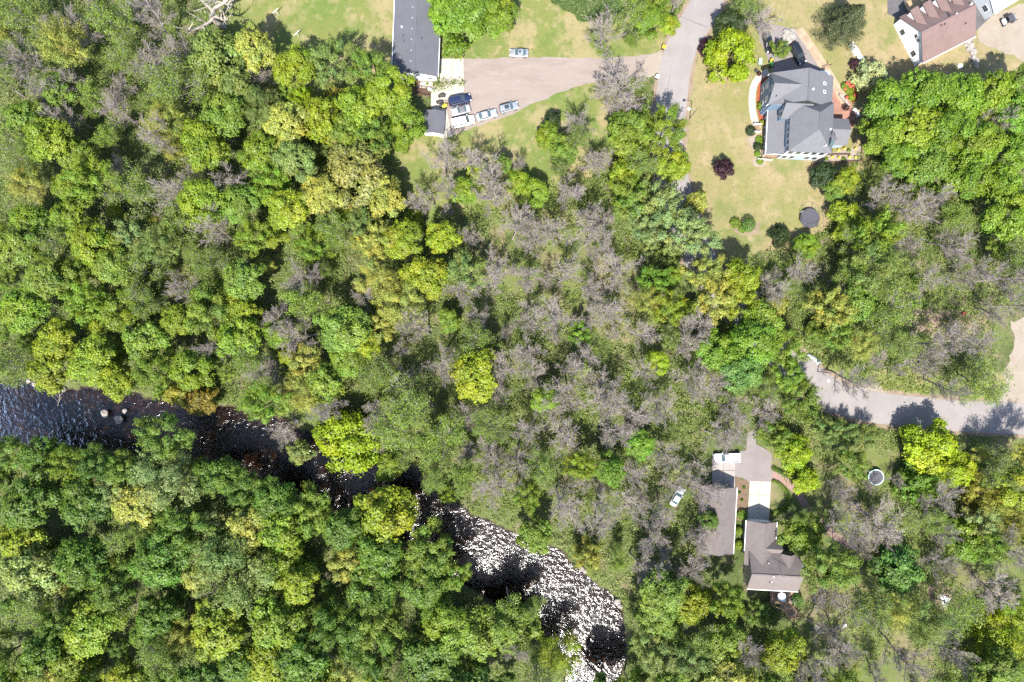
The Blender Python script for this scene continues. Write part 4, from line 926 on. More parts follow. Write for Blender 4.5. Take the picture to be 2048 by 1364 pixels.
# west cross gable on the north block
gy1, gy0 = fy(395, 105, 6.5), fy(388, 508, 6.5); gym = (gy0 + gy1) / 2
r2 = MB().gable(nx0 - .25, nxm + .3, gy0, gy1, 6.56, 9.6, 'x').build('cross_roof', 'shingle_grey', hb)
MB().tri_wall([(nx0 + .1, gy0 + .3, 6.5), (nx0 + .1, gy1 - .3, 6.5), (nx0 + .1, gym, 9.3)], (.2, 0, 0)).build('gable_wall', 'siding_blue_shaded', hb)
MB().box(nx0 + .1, nx0 + .36, gy0 + .3, gy1 - .3, 0, 6.52).build('wall', 'siding_blue_shaded', hb)
for q, z_ in ((gym + 1.4, 4.4), (gym - 1.4, 4.4), (gym + 1.4, 1.7), (gym - 1.4, 1.7), (gym, 6.7)): window(hb, (nx0 + .1, q, z_), .8, 1.3, 'w')
for a_, b_ in ((gy0 - .02, gy0 + .1), (gy1 - .1, gy1 + .02)): MB().box(nx0 - .27, nx0 - .1, a_, b_, 5.3, 6.5).build('rake_return', 'white_paint', hb)
# main block, hip with ridge along y
mx0, mx1 = fx(640, 900, 7.2), fx(1216, 650, 7.2); my1, my0 = fy(1000, 478, 7.2), fy(900, 1132, 7.2)
MB().box(mx0 + .35, mx1 - .35, my0 + .35, my1, 0, 7.15).build('wall', 'siding_blue', hb)
rl = (my1 - my0 - 3.5) / 2
r3 = MB().hip(mx0, mx1, my0, my1, 7.2, 11.2, my0 + rl, my1 - rl, 'y').build('main_roof', 'shingle_grey', hb)
mxm = (mx0 + mx1) / 2
MB().box(mxm - .13, mxm + .13, my0 + rl, my1 - rl, 11.14, 11.24).build('ridge_cap', 'shingle_slate', r3)
for k, xx in enumerate(np.linspace(mx0 + 1.2, mx1 - 1.3, 5)):
    window(hb, (xx, my0 + .35, 5.3), 1.1, 1.6, 's')
    if k != 2: window(hb, (xx, my0 + .35, 1.9), 1.1, 1.8, 's')
for k, yy in enumerate(np.linspace(my0 + 1.0, my1 - 4.2, 5)): window(hb, (mx0 + .35, yy, 5.9), .9, 1.3, 'w')
MB().box(mx0 + .2, mx1 - .2, my0 + .29, my0 + .36, 3.4, 3.65).build('band_board', 'white_paint', hb)
for xx in (mx0 + .3, mx1 - .42): MB().box(xx, xx + .14, my0 + .27, my0 + .45, 0, 7.0).build('corner_board', 'white_paint', hb)
# west dormer gable over the porch
dx0 = fx(545, 560, 6.0); dy1, dy0 = fy(555, 412, 5.8), fy(525, 712, 5.8); dym = (dy0 + dy1) / 2
MB().gable(dx0 - .35, mxm - .5, dy0, dy1, 6.6, 9.1, 'x', .18).build('dormer_roof', 'shingle_grey', hb)
MB().box(dx0, mx0 + .5, dy0 + .35, dy1 - .35, 3.2, 6.5).build('dormer_wall', 'siding_blue_shaded', hb)
MB().tri_wall([(dx0, dy0 + .35, 6.45), (dx0, dy1 - .35, 6.45), (dx0, dym, 8.75)], (.2, 0, 0)).build('dormer_gable', 'siding_blue_shaded', hb)
for k in (-1, 0, 1): window(hb, (dx0, dym + k * 1.15, 5.7), .8, 1.7, 'w')
# porch along the west front
px0, py1_, py0_ = fx(352, 830, 3.1), fy(380, 508, 3.1), fy(480, 1162, 3.1)
pr = MB().add([(px0, py0_, 3.1), (px0, py1_, 3.1), (mx0 + .4, py1_, 4.15), (mx0 + .4, py0_, 4.15), (px0, py0_, 2.92), (px0, py1_, 2.92), (mx0 + .4, py1_, 3.97), (mx0 + .4, py0_, 3.97)],
              [(0, 3, 2, 1), (4, 5, 6, 7), (0, 1, 5, 4), (1, 2, 6, 5), (2, 3, 7, 6), (3, 0, 4, 7)]).build('porch_roof', 'shingle_grey', hb)
MB().box(px0 - .12, px0 - .005, py0_, py1_, 2.9, 3.1).build('gutter', 'white_paint', pr)
MB().box(px0 + .1, mx0 + .3, py0_ + .1, py1_ - .1, 0, .55).build('porch_floor', 'wood_weathered', hb)
for k in range(6):
    yy = py0_ + .3 + k * (py1_ - py0_ - .6) / 5
    MB().box(px0 + .22, px0 + .4, yy - .09, yy + .09, .5, 3.02).build('porch_post', 'white_paint', hb)
MB().box(px0 + .26, px0 + .34, py0_ + .3, py1_ - .4, 1.25, 1.35).build('porch_rail', 'white_paint', hb)
MB().box(mx0 - 3, mx0 + .3, py0_ + .02, py0_ + .12, 2.75, 3.0).build('porch_fascia', 'white_paint', hb)
st = thing('porch_steps', 'brown wooden steps with white rails climbing to the porch', 'steps', P(1519, 258), rot)
for k in range(4): MB().box(-1.6 + k * .38, -1.6 + k * .38 + .4, -.75, .75, 0, .14 + .13 * k).build('tread', 'wood_weathered', st)
for s_ in (-1, 1): MB().box(-1.6, .1, s_ * .85 - .06, s_ * .85 + .06, .05, 1.05).build('rail', 'white_paint', st)
# east wing
ex1 = fx(1402, 850, 3.3); ey1, ey0 = fy(1300, 696, 3.3), fy(1300, 1036, 3.3)
MB().box(mx1 - .4, ex1 - .3, ey0 + .3, ey1 - .3, 0, 3.2).build('wall', 'siding_blue', hb)
eym = (ey0 + ey1) / 2
MB().gable(mx1 - 1.5, ex1, ey0, ey1, 3.3, 4.9, 'x', .18).build('wing_roof', 'shingle_grey', hb)
MB().tri_wall([(ex1 - .4, ey0 + .3, 3.2), (ex1 - .4, ey1 - .3, 3.2), (ex1 - .4, eym, 4.65)], (.1, 0, 0)).build('gable_wall', 'siding_blue', hb)
# dark cricket, skylights, vents
a, b_ = f.at(*U(1190, 925), 7.4)
MB().add([(a - 1.2, b_ - .7, 7.3), (a + 1.2, b_ - .7, 7.3), (a, b_ + .75, 8.6), (a, b_ - .9, 7.0), (a, b_ - .1, 8.5)], [(0, 4, 2), (4, 1, 2), (0, 3, 4), (3, 1, 4), (0, 2, 1, 3)]).build('roof_cricket', 'shingle_slate', hb)
nsl = (10.1 - 6.5) / (nx1 - nxm)
for u_, v_ in ((1077, 258), (1075, 365)):
    a, b_ = f.at(*U(u_, v_), 7); z_ = 6.5 + nsl * (nx1 - a)
    sk = MB().add([(a - .35, b_ - .3, z_ + .35 * nsl + .1), (a + .35, b_ - .3, z_ - .35 * nsl + .1), (a + .35, b_ + .3, z_ - .35 * nsl + .1), (a - .35, b_ + .3, z_ + .35 * nsl + .1),
             (a - .35, b_ - .3, z_ + .35 * nsl - .1), (a + .35, b_ - .3, z_ - .35 * nsl - .1), (a + .35, b_ + .3, z_ - .35 * nsl - .1), (a - .35, b_ + .3, z_ + .35 * nsl - .1)],
            [(0, 1, 2, 3), (7, 6, 5, 4), (0, 4, 5, 1), (1, 5, 6, 2), (2, 6, 7, 3), (3, 7, 4, 0)]).build('skylight', 'metal_white', hb)
    MB().add([(a - .25, b_ - .2, z_ + .25 * nsl + .115), (a + .25, b_ - .2, z_ - .25 * nsl + .115), (a + .25, b_ + .2, z_ - .25 * nsl + .115), (a - .25, b_ + .2, z_ + .25 * nsl + .115)], [(0, 1, 2, 3)]).build('pane', 'glass_dark', sk)
a, b_ = f.at(*U(1130, 1055), 6.7); s3 = 4.0 / rl; z_ = 7.2 + s3 * (b_ - my0)
sk = MB().add([(a - .35, b_ - .45, z_ - .45 * s3 + .1), (a + .35, b_ - .45, z_ - .45 * s3 + .1), (a + .35, b_ + .45, z_ + .45 * s3 + .1), (a - .35, b_ + .45, z_ + .45 * s3 + .1), (a - .35, b_ - .45, z_ - .45 * s3 - .1), (a + .35, b_ - .45, z_ - .45 * s3 - .1), (a + .35, b_ + .45, z_ + .45 * s3 - .1), (a - .35, b_ + .45, z_ + .45 * s3 - .1)],
         [(0, 1, 2, 3), (7, 6, 5, 4), (0, 4, 5, 1), (1, 5, 6, 2), (2, 6, 7, 3), (3, 7, 4, 0)]).build('skylight', 'glass_teal', hb)
a, b_ = f.at(*U(1045, 1085), 6.7); vent(hb, a, b_, 7.2 + s3 * (b_ - my0), .1, .9, 'white_paint', 'flue_pipe')
for u_, v_ in ((905, 350),):
    a, b_ = f.at(*U(u_, v_), 8); vent(hb, a, b_, 6.5 + nsl * (nx1 - a), .2, .25, 'white_paint')
a, b_ = f.at(*U(1160, 845), 7.5); vent(hb, a, b_, 7.2 + 4.0 / ((mx1 - mx0) / 2) * (mx1 - a), .2, .25, 'white_paint')
a, b_ = f.at(*U(450, 425), 7); vent(hb, a, b_, 6.56 + (9.6 - 6.56) / ((gy1 - gy0) / 2) * (b_ - gy0), .09, .6, 'metal_dark')
# bay at the north-east corner
a, b_ = f.at(1650, 150, 3.2)
MB().rbox(a, b_, 1.8, 1.5, 0, 2.9).build('bay_wall', 'siding_blue', hb)
MB().hip(a - 1.1, a + 1.1, b_ - .95, b_ + .95, 3.0, 3.5, a - .3, a + .3, 'x', .1).build('bay_roof', 'metal_white', hb)

# --- red-brown roofed house at the top
rot = R(26.8); f = Frame(1875, 60, rot)
hc = thing('brown_roof_house', 'white-walled house with a red-brown roof and a row of dormers', 'house', f.o, rot)
V = lambda u, v: (1780 + u / 9.744, v / 9.744)
x0 = f.x(*V(640, 1235), 3.4); x1 = f.x(*V(1670, 715), 3.4); y0 = f.y(*V(1150, 975), 3.4); zr = 7.2
ym = (f.y(*V(560, 640), zr) + f.y(*V(1200, 345), zr)) / 2; y1 = 2 * ym - y0
MB().box(x0 + .5, x1 - .3, y0 + .4, y1 - .4, 0, 3.35).build('wall', 'siding_white', hc)
for xx in (x0 + .5, x1 - .4): MB().tri_wall([(xx, y0 + .4, 3.3), (xx, y1 - .4, 3.3), (xx, ym, zr - .35)], (.1, 0, 0)).build('gable_wall', 'siding_white', hc)
rf = MB().gable(x0, x1, y0, y1, 3.4, zr, 'x').build('roof', 'shingle_brown', hc)
MB().box(x0, x1, ym - .15, ym + .15, zr - .03, zr + .04).build('ridge_cap', 'shingle_brown', rf)
gutter(hc, x0, x1, y0 - .1, y0 + .02, 3.42)
sc_ = (zr - 3.4) / (y1 - ym)
for k in range(4):        # gabled dormers on the far slope
    xx = x0 + 2.2 + k * 2.95; yf = y1 - .5
    MB().gable(xx - 1.0, xx + 1.0, ym + .5, yf + .35, 5.5, 6.55, 'y', .14).build('dormer_roof', 'shingle_brown', hc)
    MB().box(xx - .85, xx + .85, ym + 1, yf, 3.5, 5.45).build('dormer_wall', 'siding_white', hc)
    window(hc, (xx, yf, 4.6), .8, 1.0, 'n')
for yy, z_, w_, h_ in ((ym - 2.6, 1.5, 1.1, 1.5), (ym + .1, 4.6, .75, 1.0), (ym - .85, 4.6, .75, 1.0), (ym + 2.6, 1.5, 1.1, 1.4)): window(hc, (x0 + .5, yy, z_), w_, h_, 'w', out=.04)
for u_, v_, r_, mt_ in ((1130, 340, .22, 'metal_dark'), (1120, 270, .12, 'metal_dark'), (1245, 300, .1, 'white_paint'), (1550, 105, .2, 'white_paint'), (970, 515, .12, 'metal_dark'), (1040, 490, .12, 'metal_dark'), (1520, 425, .12, 'metal_dark'), (700, 1145, .12, 'metal_dark')):
    a, b_ = f.at(*V(u_, v_), 6.5); vent(hc, a, b_, zr - sc_ * abs(b_ - ym), r_, .45, mt_)
dk = thing('timber_deck', 'small tan timber deck at the shaded side of the red-brown roofed house', 'deck', P(1828, 8), rot)
for k in range(8): MB().box(-2.3, 2.3, -1.1 + k * .28, -1.1 + k * .28 + .26, .5, .55).build('plank', 'wood_tan', dk)
for xx in (-2.2, 0, 2.2):
    MB().box(xx - .05, xx + .05, 1.05, 1.15, 0, 1.5).build('post', 'wood_tan', dk); MB().box(xx - .05, xx + .05, -1.1, -1.0, 0, .5).build('post', 'wood_tan', dk)
MB().box(-2.3, 2.3, 1.04, 1.16, 1.5, 1.58).build('rail', 'wood_tan', dk)
# --- white metal building in the corner
rot = R(31); f = Frame(2010, 10, rot)
wb = thing('metal_building', 'white metal-roofed building at the sandy lot', 'building', f.o, rot)
x0 = f.x(1983, 18, 3.2); y0 = f.y(2020, 10, 3.2)
MB().box(x0 + .2, x0 + 14, y0 + .2, y0 + 10, 0, 3.1).build('wall', 'siding_greyblue', wb)
MB().gable(x0, x0 + 14.2, y0, y0 + 10.2, 3.2, 5.0, 'x', .12).build('roof', 'metal_white', wb)
MB().tri_wall([(x0 + .2, y0 + .2, 3.1), (x0 + .2, y0 + 10, 3.1), (x0 + .2, y0 + 5.1, 4.85)], (.1, 0, 0)).build('gable_wall', 'siding_greyblue', wb)
window(wb, (x0 + .2, y0 + 2.2, 1.7), 1.4, 1.2, 'w')

# --- brown-roofed cottage with its garage wing
rot = R(-3.2); f = Frame(1545, 1110, rot)
hd = thing('cottage', 'taupe-roofed cottage with a garage wing facing the concrete apron', 'house', f.o, rot)
W = lambda u, v: (1360 + u / 3.411, 860 + v / 3.411)
ax0, ax1 = f.x(*W(446, 720), 2.9), f.x(*W(659, 690), 2.9); ay1 = f.y(*W(560, 622), 2.9); axm = (ax0 + ax1) / 2
bx0, bx1 = f.x(*W(463, 960), 3.6), f.x(*W(812, 980), 3.6); by0 = f.y(*W(630, 1094), 3.6); by1 = f.y(*W(640, 842), 3.6); bym = (by0 + by1) / 2
MB().box(ax0 + .4, ax1 - .4, by1 - 1, ay1 - .35, 0, 2.85).build('garage_wall', 'siding_tan', hd)
MB().tri_wall([(ax0 + .4, ay1 - .45, 2.85), (ax1 - .4, ay1 - .45, 2.85), (axm, ay1 - .45, 4.75)], (0, .1, 0)).build('gable_wall', 'siding_tan', hd)
MB().box(axm - 2.2, axm + 2.2, ay1 - .37, ay1 - .3, .05, 2.2).build('garage_door', 'white_paint', hd)
MB().gable(ax0, ax1, bym + 1.0, ay1, 2.9, 5.0, 'y').build('garage_roof', 'shingle_taupe', hd)
MB().box(bx0 + .35, bx1 - .35, by0 + .4, by1 - .4, 0, 3.55).build('wall', 'siding_tan', hd)
for xx in (bx0 + .35, bx1 - .45): MB().tri_wall([(xx, by0 + .4, 3.5), (xx, by1 - .4, 3.5), (xx, bym, 5.6)], (.1, 0, 0)).build('gable_wall', 'siding_tan', hd)
r5 = MB().gable(bx0, bx1, by0, by1, 3.6, 6.0, 'x').build('roof', 'shingle_taupe', hd)
MB().box(bx0, bx1, bym - .14, bym + .14, 5.97, 6.04).build('ridge_cap', 'shingle_taupe', r5)
gutter(hd, bx0, bx1, by0 - .1, by0 + .02, 3.62); gutter(hd, ax0 - .1, ax0 + .02, by1, ay1, 2.92); gutter(hd, ax1 - .02, ax1 + .1, by1 + 2, ay1, 2.92)
# entrance gable turning east, small dormer gable
cy1, cy0 = f.y(*W(640, 758), 3.2), f.y(*W(640, 838), 3.2); cx1 = f.x(*W(686, 800), 3.2)
MB().gable(axm, cx1, cy0 - .4, cy1 + .2, 3.15, 4.7, 'x', .16).build('entry_roof', 'shingle_taupe', hd)
MB().box(axm + 1, cx1 - .4, cy0, cy1 - .2, 0, 3.1).build('entry_wall', 'siding_tan', hd)
ex, ey = f.at(*W(742, 880), 4.4)
MB().gable(ex - 1.5, ex + 1.5, bym + .4, by1 + .12, 4.0, 5.3, 'y', .14).build('dormer_roof', 'shingle_taupe', hd)
MB().box(ex - 1.3, ex + 1.3, bym + .8, by1 - .25, 3.3, 3.95).build('dormer_wall', 'siding_tan', hd)
a, b_ = f.at(*W(826, 938), 5)
ch = MB().box(bx1 - .05, bx1 + .75, b_ - .75, b_ + .75, 0, 6.3).build('chimney', 'siding_white', hd)
MB().box(bx1 + .12, bx1 + .58, b_ - .25, b_ + .25, 6.3, 6.42).build('flue', 'metal_dark', ch)
for u_, v_, r_, mt_ in ((598, 885, .14, 'metal_dark'), (605, 910, .08, 'white_paint'), (624, 990, .14, 'white_paint'), (612, 1040, .12, 'metal_dark'), (620, 1030, .1, 'white_paint')):
    a, b_ = f.at(*W(u_, v_), 5); vent(hd, a, b_, 6.0 - 2.4 / (by1 - bym) * abs(b_ - bym), r_, .4, mt_)
for xx in np.linspace(bx0 + 1.6, bx1 - 1.6, 3): window(hd, (xx, by0 + .4, 1.7), 1.4, 1.4, 's')
window(hd, (ax0 + .4, by1 + 4, 1.6), 1, 1, 'w')
a, b_ = f.at(*W(690, 945), 6)
an = thing('roof_antenna', 'thin metal aerial standing on the cottage roof ridge', 'antenna', (f.o.x + a * math.cos(rot) - bym * 0 - (bym + .3) * math.sin(rot), f.o.y + a * math.sin(rot) + (bym + .3) * math.cos(rot)), rot, 5.6)
MB().tube((0, 0, 0), (0, 0, 2.6), .04, .03).build('mast', 'metal_grey', an)
MB().tube((-1.3, .3, 2.5), (1.3, -.5, 2.5), .03).build('boom', 'metal_grey', an)
for k in range(7):
    t_ = -1.2 + k * .4; MB().tube((t_ - .15, -.1 * t_ - .5 - .2 * t_ + .1, 2.5), (t_ + .15, -.3 * t_ + .5, 2.5), .015, k=4).build('rod', 'metal_grey', an)
# --- long garage
rot = R(-3.2); f = Frame(1435, 1040, rot)
gg = thing('long_garage', 'long taupe-roofed garage half under bare trees by the parking slab', 'garage', f.o, rot)
x1 = f.x(*W(378, 600), 2.9); x0 = x1 - 7.6; y1 = f.y(*W(300, 388), 2.9); y0 = f.y(*W(300, 842), 2.9); xm = (x0 + x1) / 2
MB().box(x0 + .4, x1 - .4, y0 + .35, y1 - .35, 0, 2.85).build('wall', 'siding_tan', gg)
for yy in (y0 + .35, y1 - .45): MB().tri_wall([(x0 + .4, yy, 2.85), (x1 - .4, yy, 2.85), (xm, yy, 4.9)], (0, .1, 0)).build('gable_wall', 'siding_tan', gg)
MB().gable(x0, x1, y0, y1, 2.9, 5.1, 'y').build('roof', 'shingle_taupe', gg)
MB().box(xm - 2.4, xm + 2.4, y1 - .37, y1 - .3, .05, 2.2).build('garage_door', 'siding_tan', gg)
gutter(gg, x1 - .02, x1 + .1, y0, y1, 2.92)

# ------------------------------------------------------------------ vehicles
def car(name, label, px, py, ang, L, Wd, Ht, paint, kind='sedan', sunroof=False, group=None, roofmat=None, cat='car'):
    t = thing(name, label, cat, P(px, py), R(ang), group=group)
    hood, belt, trunk = (.86, .93, .95) if kind in ('sedan', 'coupe') else (1.0, 1.08, 1.08)
    if kind == 'pickup': hood, belt, trunk = 1.12, 1.12, .98
    st = [(-.5, .80, .42, .70), (-.485, .90, .30, .86), (-.44, .97, .24, trunk - .03), (-.34, 1, .2, trunk), (-.1, 1, .2, belt), (.16, 1, .2, belt), (.26, .99, .2, hood + .03), (.4, .96, .22, hood - .04), (.465, .88, .26, hood - .14), (.5, .70, .36, hood - .3)]
    vs, fs = [], []
    for sx, wf, zl, zt in st:
        x = sx * L; h2 = Wd / 2 * wf
        pr = [(-h2 * .9, zl), (-h2, zl + .22), (-h2 * .985, zt - .16), (-h2 * .90, zt - .03), (-h2 * .5, zt + .015), (0, zt + .03), (h2 * .5, zt + .015), (h2 * .90, zt - .03), (h2 * .985, zt - .16), (h2, zl + .22), (h2 * .9, zl)]
        vs += [(x, y, z) for y, z in pr]
    n_ = 11
    for i in range(len(st) - 1):
        for j in range(n_ - 1): fs.append((i * n_ + j, (i + 1) * n_ + j, (i + 1) * n_ + j + 1, i * n_ + j + 1))
        fs.append((i * n_ + n_ - 1, (i + 1) * n_ + n_ - 1, (i + 1) * n_, i * n_))
    fs += [tuple(range(n_)), tuple(range((len(st) - 1) * n_, len(st) * n_))[::-1]]
    MB().add(vs, fs).build('body', paint, t, smooth=True)
    b0, b1, r0, r1 = {'sedan': (-.37, .20, -.20, .045), 'coupe': (-.30, .17, -.17, .03), 'suv': (-.475, .22, -.44, .06), 'van': (-.49, .27, -.475, .13), 'pickup': (-.04, .24, -.02, .10)}[kind]
    b0, b1, r0, r1 = [q * L for q in (b0, b1, r0, r1)]
    hb_, hr = Wd / 2 * .88, Wd / 2 * (.68 if kind in ('sedan', 'coupe') else .76); zb = belt - .02
    def cab(s_, lift): return [(b0, -hb_ * s_, zb), (b1, -hb_ * .94 * s_, zb), (b1, hb_ * .94 * s_, zb), (b0, hb_ * s_, zb), (r0, -hr * s_, Ht + lift), (r1, -hr * s_, Ht + lift - .02), (r1, hr * s_, Ht + lift - .02), (r0, hr * s_, Ht + lift)]
    c = cab(1, -.05)
    MB().add(c, [(4, 5, 6, 7), (0, 1, 5, 4), (1, 2, 6, 5), (2, 3, 7, 6), (3, 0, 4, 7)]).build('cabin', paint, t, bevel=.06)
    # roof skin, slightly crowned
    rv = []; NX, NY = 6, 5
    for i in range(NX + 1):
        for j in range(NY + 1):
            a_, b_ = i / NX, j / NY * 2 - 1; e = 1 - .10 * abs(2 * a_ - 1) ** 4
            rv.append((r0 - .03 + (r1 - r0 + .06) * a_, hr * 1.03 * b_ * e, Ht - .03 + .05 * (1 - b_ * b_) * (1 - (2 * a_ - 1) ** 2) + .02 * (1 - b_ * b_)))
    rfm = MB().add(rv, [(i * (NY + 1) + j, (i + 1) * (NY + 1) + j, (i + 1) * (NY + 1) + j + 1, i * (NY + 1) + j + 1) for i in range(NX) for j in range(NY)]).build('roof', roofmat or paint, t, smooth=True)
    if sunroof: MB().box(r0 + (r1 - r0) * .45, r1 - .12 * L * .4, -hr * .62, hr * .62, Ht + .005, Ht + .045).build('sunroof', 'glass_dark', rfm)
    C = [Vector(q) for q in c]
    def glass(nm, a_, b_, c_, d_, m0=.06, m1=.10):
        ctr = (a_ + b_ + c_ + d_) / 4; nn = (b_ - a_).cross(d_ - a_).normalized()
        if nn.dot(ctr - Vector(((b0 + b1) / 2, 0, (zb + Ht) / 2 - .3))) < 0: nn = -nn
        def q(u_, v_): return a_.lerp(b_, u_).lerp(d_.lerp(c_, u_), v_) + nn * .025
        MB().add([q(m0, m1), q(1 - m0, m1), q(1 - m0, 1 - m1), q(m0, 1 - m1)], [(0, 1, 2, 3)]).build(nm, 'glass_dark' if paint in ('paint_black', 'paint_navy') else 'glass_teal' if nm != 'side_window' else 'glass_dark', t)
    glass('windshield', C[1], C[2], C[6], C[5], .05, .04); glass('rear_window', C[3], C[0], C[4], C[7], .07, .08)
    ns = 3 if kind in ('suv', 'van') else 2 if kind != 'pickup' else 2
    for a_, b_, c_, d_ in ((C[0], C[1], C[5], C[4]), (C[3], C[2], C[6], C[7])):
        for k in range(ns):
            u0, u1 = k / ns, (k + 1) / ns
            glass('side_window', a_.lerp(b_, u0), a_.lerp(b_, u1), d_.lerp(c_, u1), d_.lerp(c_, u0), .06, .14)
    for sx in (-.30, .31):
        for s_ in (-1, 1):
            y_ = s_ * (Wd / 2 - .08)
            wh = MB().tube((sx * L, y_ - .11, .33), (sx * L, y_ + .11, .33), .33, .33, 16).build('wheel', 'rubber', t)
            MB().tube((sx * L, y_ + s_ * .112, .33), (sx * L, y_ + s_ * .125, .33), .2, .2, 12).build('rim', 'metal_grey', wh)
    for s_ in (-1, 1):
        MB().rbox(.458 * L, s_ * Wd * .34, .30, .32, hood - .26, hood - .10, s_ * -.35).build('headlight', 'headlight', t)
        MB().rbox(-.478 * L, s_ * Wd * .36, .14, .28, trunk - .28, trunk - .08).build('taillight', 'taillight', t)
        MB().rbox(b1 - .28, s_ * (Wd / 2 + .05), .16, .2, zb - .02, zb + .14).build('mirror', paint, t)
    if kind == 'pickup':
        bx0_, bx1_ = -.495 * L, -.06 * L
        for nm, q in (('bed_side', (bx0_, bx1_, -Wd / 2 * .98, -Wd / 2 * .86)), ('bed_side', (bx0_, bx1_, Wd / 2 * .86, Wd / 2 * .98)), ('tailgate', (bx0_, bx0_ + .1, -Wd / 2 * .86, Wd / 2 * .86)), ('bulkhead', (bx1_ - .06, bx1_, -Wd / 2 * .86, Wd / 2 * .86))):
            MB().box(*q, .7, 1.32).build(nm, paint, t, bevel=.02)
        MB().box(bx0_ + .1, bx1_ - .06, -Wd / 2 * .86, Wd / 2 * .86, 1.0, 1.05).build('bed_floor', 'paint_pale', t)
        for s_ in (-.55, .55): MB().rbox(bx1_ - .2, s_, .18, .2, 1.05, 1.2).build('tie_box', 'metal_dark', t)
        MB().rbox(-.515 * L, 0, .18, Wd * .9, .45, .65).build('bumper', 'metal_grey', t)
    if kind in ('suv', 'van') :
        for s_ in (-1, 1): MB().box(r0 + .2, r1 - .15, s_ * hr * .9 - .025, s_ * hr * .9 + .025, Ht - .01, Ht + .05).build('roof_rail', 'metal_dark' if paint != 'paint_white' else paint, rfm)
    return t
car('minivan', 'dark navy minivan parked beside the black tarped machines', 920, 202, 13, 5.1, 1.95, 1.75, 'paint_navy', 'suv', cat='van')
car('coupe', 'silver coupe with a dark soft top between navy and white vans', 922, 222.5, 195, 4.3, 1.78, 1.28, 'paint_pale', 'coupe', roofmat='softtop')
car('van', 'old white van parked closest to the shed gable', 926.5, 245, 13, 5.2, 2.0, 1.9, 'paint_white', 'van', cat='van')
car('sedan', 'silver sedan parked between the white van and the pewter car', 973.5, 232, 15, 4.7, 1.8, 1.42, 'paint_pale', 'sedan')
car('hatchback', 'pewter blue-grey car with a dark sunroof on the gravel edge', 1017.5, 217, 15, 4.3, 1.76, 1.48, 'paint_silver', 'suv', sunroof=True)
car('sedan', 'silver sedan with a sunroof alone on the upper drive edge', 1038, 108.5, 178, 4.2, 1.78, 1.42, 'paint_silver', 'sedan', sunroof=True)
car('sport_utility_car', 'black sport utility car parked against the blue-walled house', 1593, 110, -62, 4.9, 1.95, 1.72, 'paint_black', 'suv')
car('sedan', 'black sedan half hidden under the pale leafless tree', 1534.5, 88, -78, 4.6, 1.82, 1.42, 'paint_black', 'sedan')
car('pickup_truck', 'white pickup truck with an open bed on the concrete parking slab', 1451.5, 914, 180, 5.7, 1.95, 1.78, 'paint_white', 'pickup', cat='truck')
car('sedan', 'silver car half hidden under leafless branches behind the long garage', 1353, 992, 60, 4.5, 1.8, 1.42, 'paint_pale', 'sedan')
# small utility vehicle on the sandy lot
t = thing('utility_cart', 'dark open utility cart with a pale hood on the sandy lot', 'cart', P(2012, 43), R(202))
MB().box(-1.5, 1.4, -.62, .62, .45, .7).build('chassis', 'metal_dark', t, bevel=.05)
MB().box(.75, 1.5, -.6, .6, .7, 1.05).build('hood', 'paint_white', t, bevel=.1)
MB().box(-1.6, -.45, -.7, .7, .75, .85).build('bed_floor', 'metal_grey', t)
for s_ in (-1, 1): MB().box(-1.6, -.45, s_ * .7 - .04, s_ * .7 + .04, .85, 1.2).build('bed_side', 'metal_dark', t)
MB().box(-.5, .75, -.65, .65, 1.88, 1.95).build('roof', 'metal_dark', t, bevel=.03)
MB().box(-.3, .2, -.6, .6, .7, 1.15).build('seat', 'rubber', t, bevel=.05)
for xx in (-.48, .72):
    for s_ in (-1, 1): MB().tube((xx, s_ * .6, .7), (xx * .9, s_ * .6, 1.9), .03).build('roof_post', 'metal_dark', t)
for xx in (-1.05, 1.05):
    for s_ in (-1, 1): MB().tube((xx, s_ * .72 - .13, .33), (xx, s_ * .72 + .13, .33), .33, .33, 14).build('wheel', 'rubber', t)
def mower(name, label, px, py, ang, hoodm, seatm):
    t = thing(name, label, 'mower', P(px, py), R(ang))
    MB().box(-.6, .75, -.28, .28, .3, .55).build('chassis', hoodm, t, bevel=.04)
    MB().box(.2, .95, -.3, .3, .5, .92).build('hood', hoodm, t, bevel=.1)
    MB().box(-.7, -.15, -.3, .3, .6, .75).build('seat', seatm, t, bevel=.06); MB().box(-.78, -.66, -.28, .28, .7, 1.1).build('backrest', seatm, t, bevel=.05)
    MB().tube((.1, 0, .7), (-.05, 0, 1.05), .03).build('steering_column', 'metal_dark', t)
    MB().lathe([(.18, 1.04), (.2, 1.06), (.18, 1.08)], 14, -.05, 0).build('steering_wheel', 'rubber', t)
    MB().box(-.35, .35, -.55, .55, .12, .3).build('mowing_deck', hoodm, t, bevel=.06)
    for xx, r_ in ((-.45, .3), (.7, .22)):
        for s_ in (-1, 1): MB().tube((xx, s_ * .42 - .1, r_), (xx, s_ * .42 + .1, r_), r_, r_, 14).build('wheel', 'rubber', t)
mower('riding_mower', 'yellow riding mower with black wheels behind the navy minivan', 886.5, 212, -8, 'plastic_yellow', 'rubber')
mower('riding_mower', 'green riding mower with a yellow seat by the shadowed house corner', 1541.5, 128, -85, 'plastic_green', 'plastic_yellow')

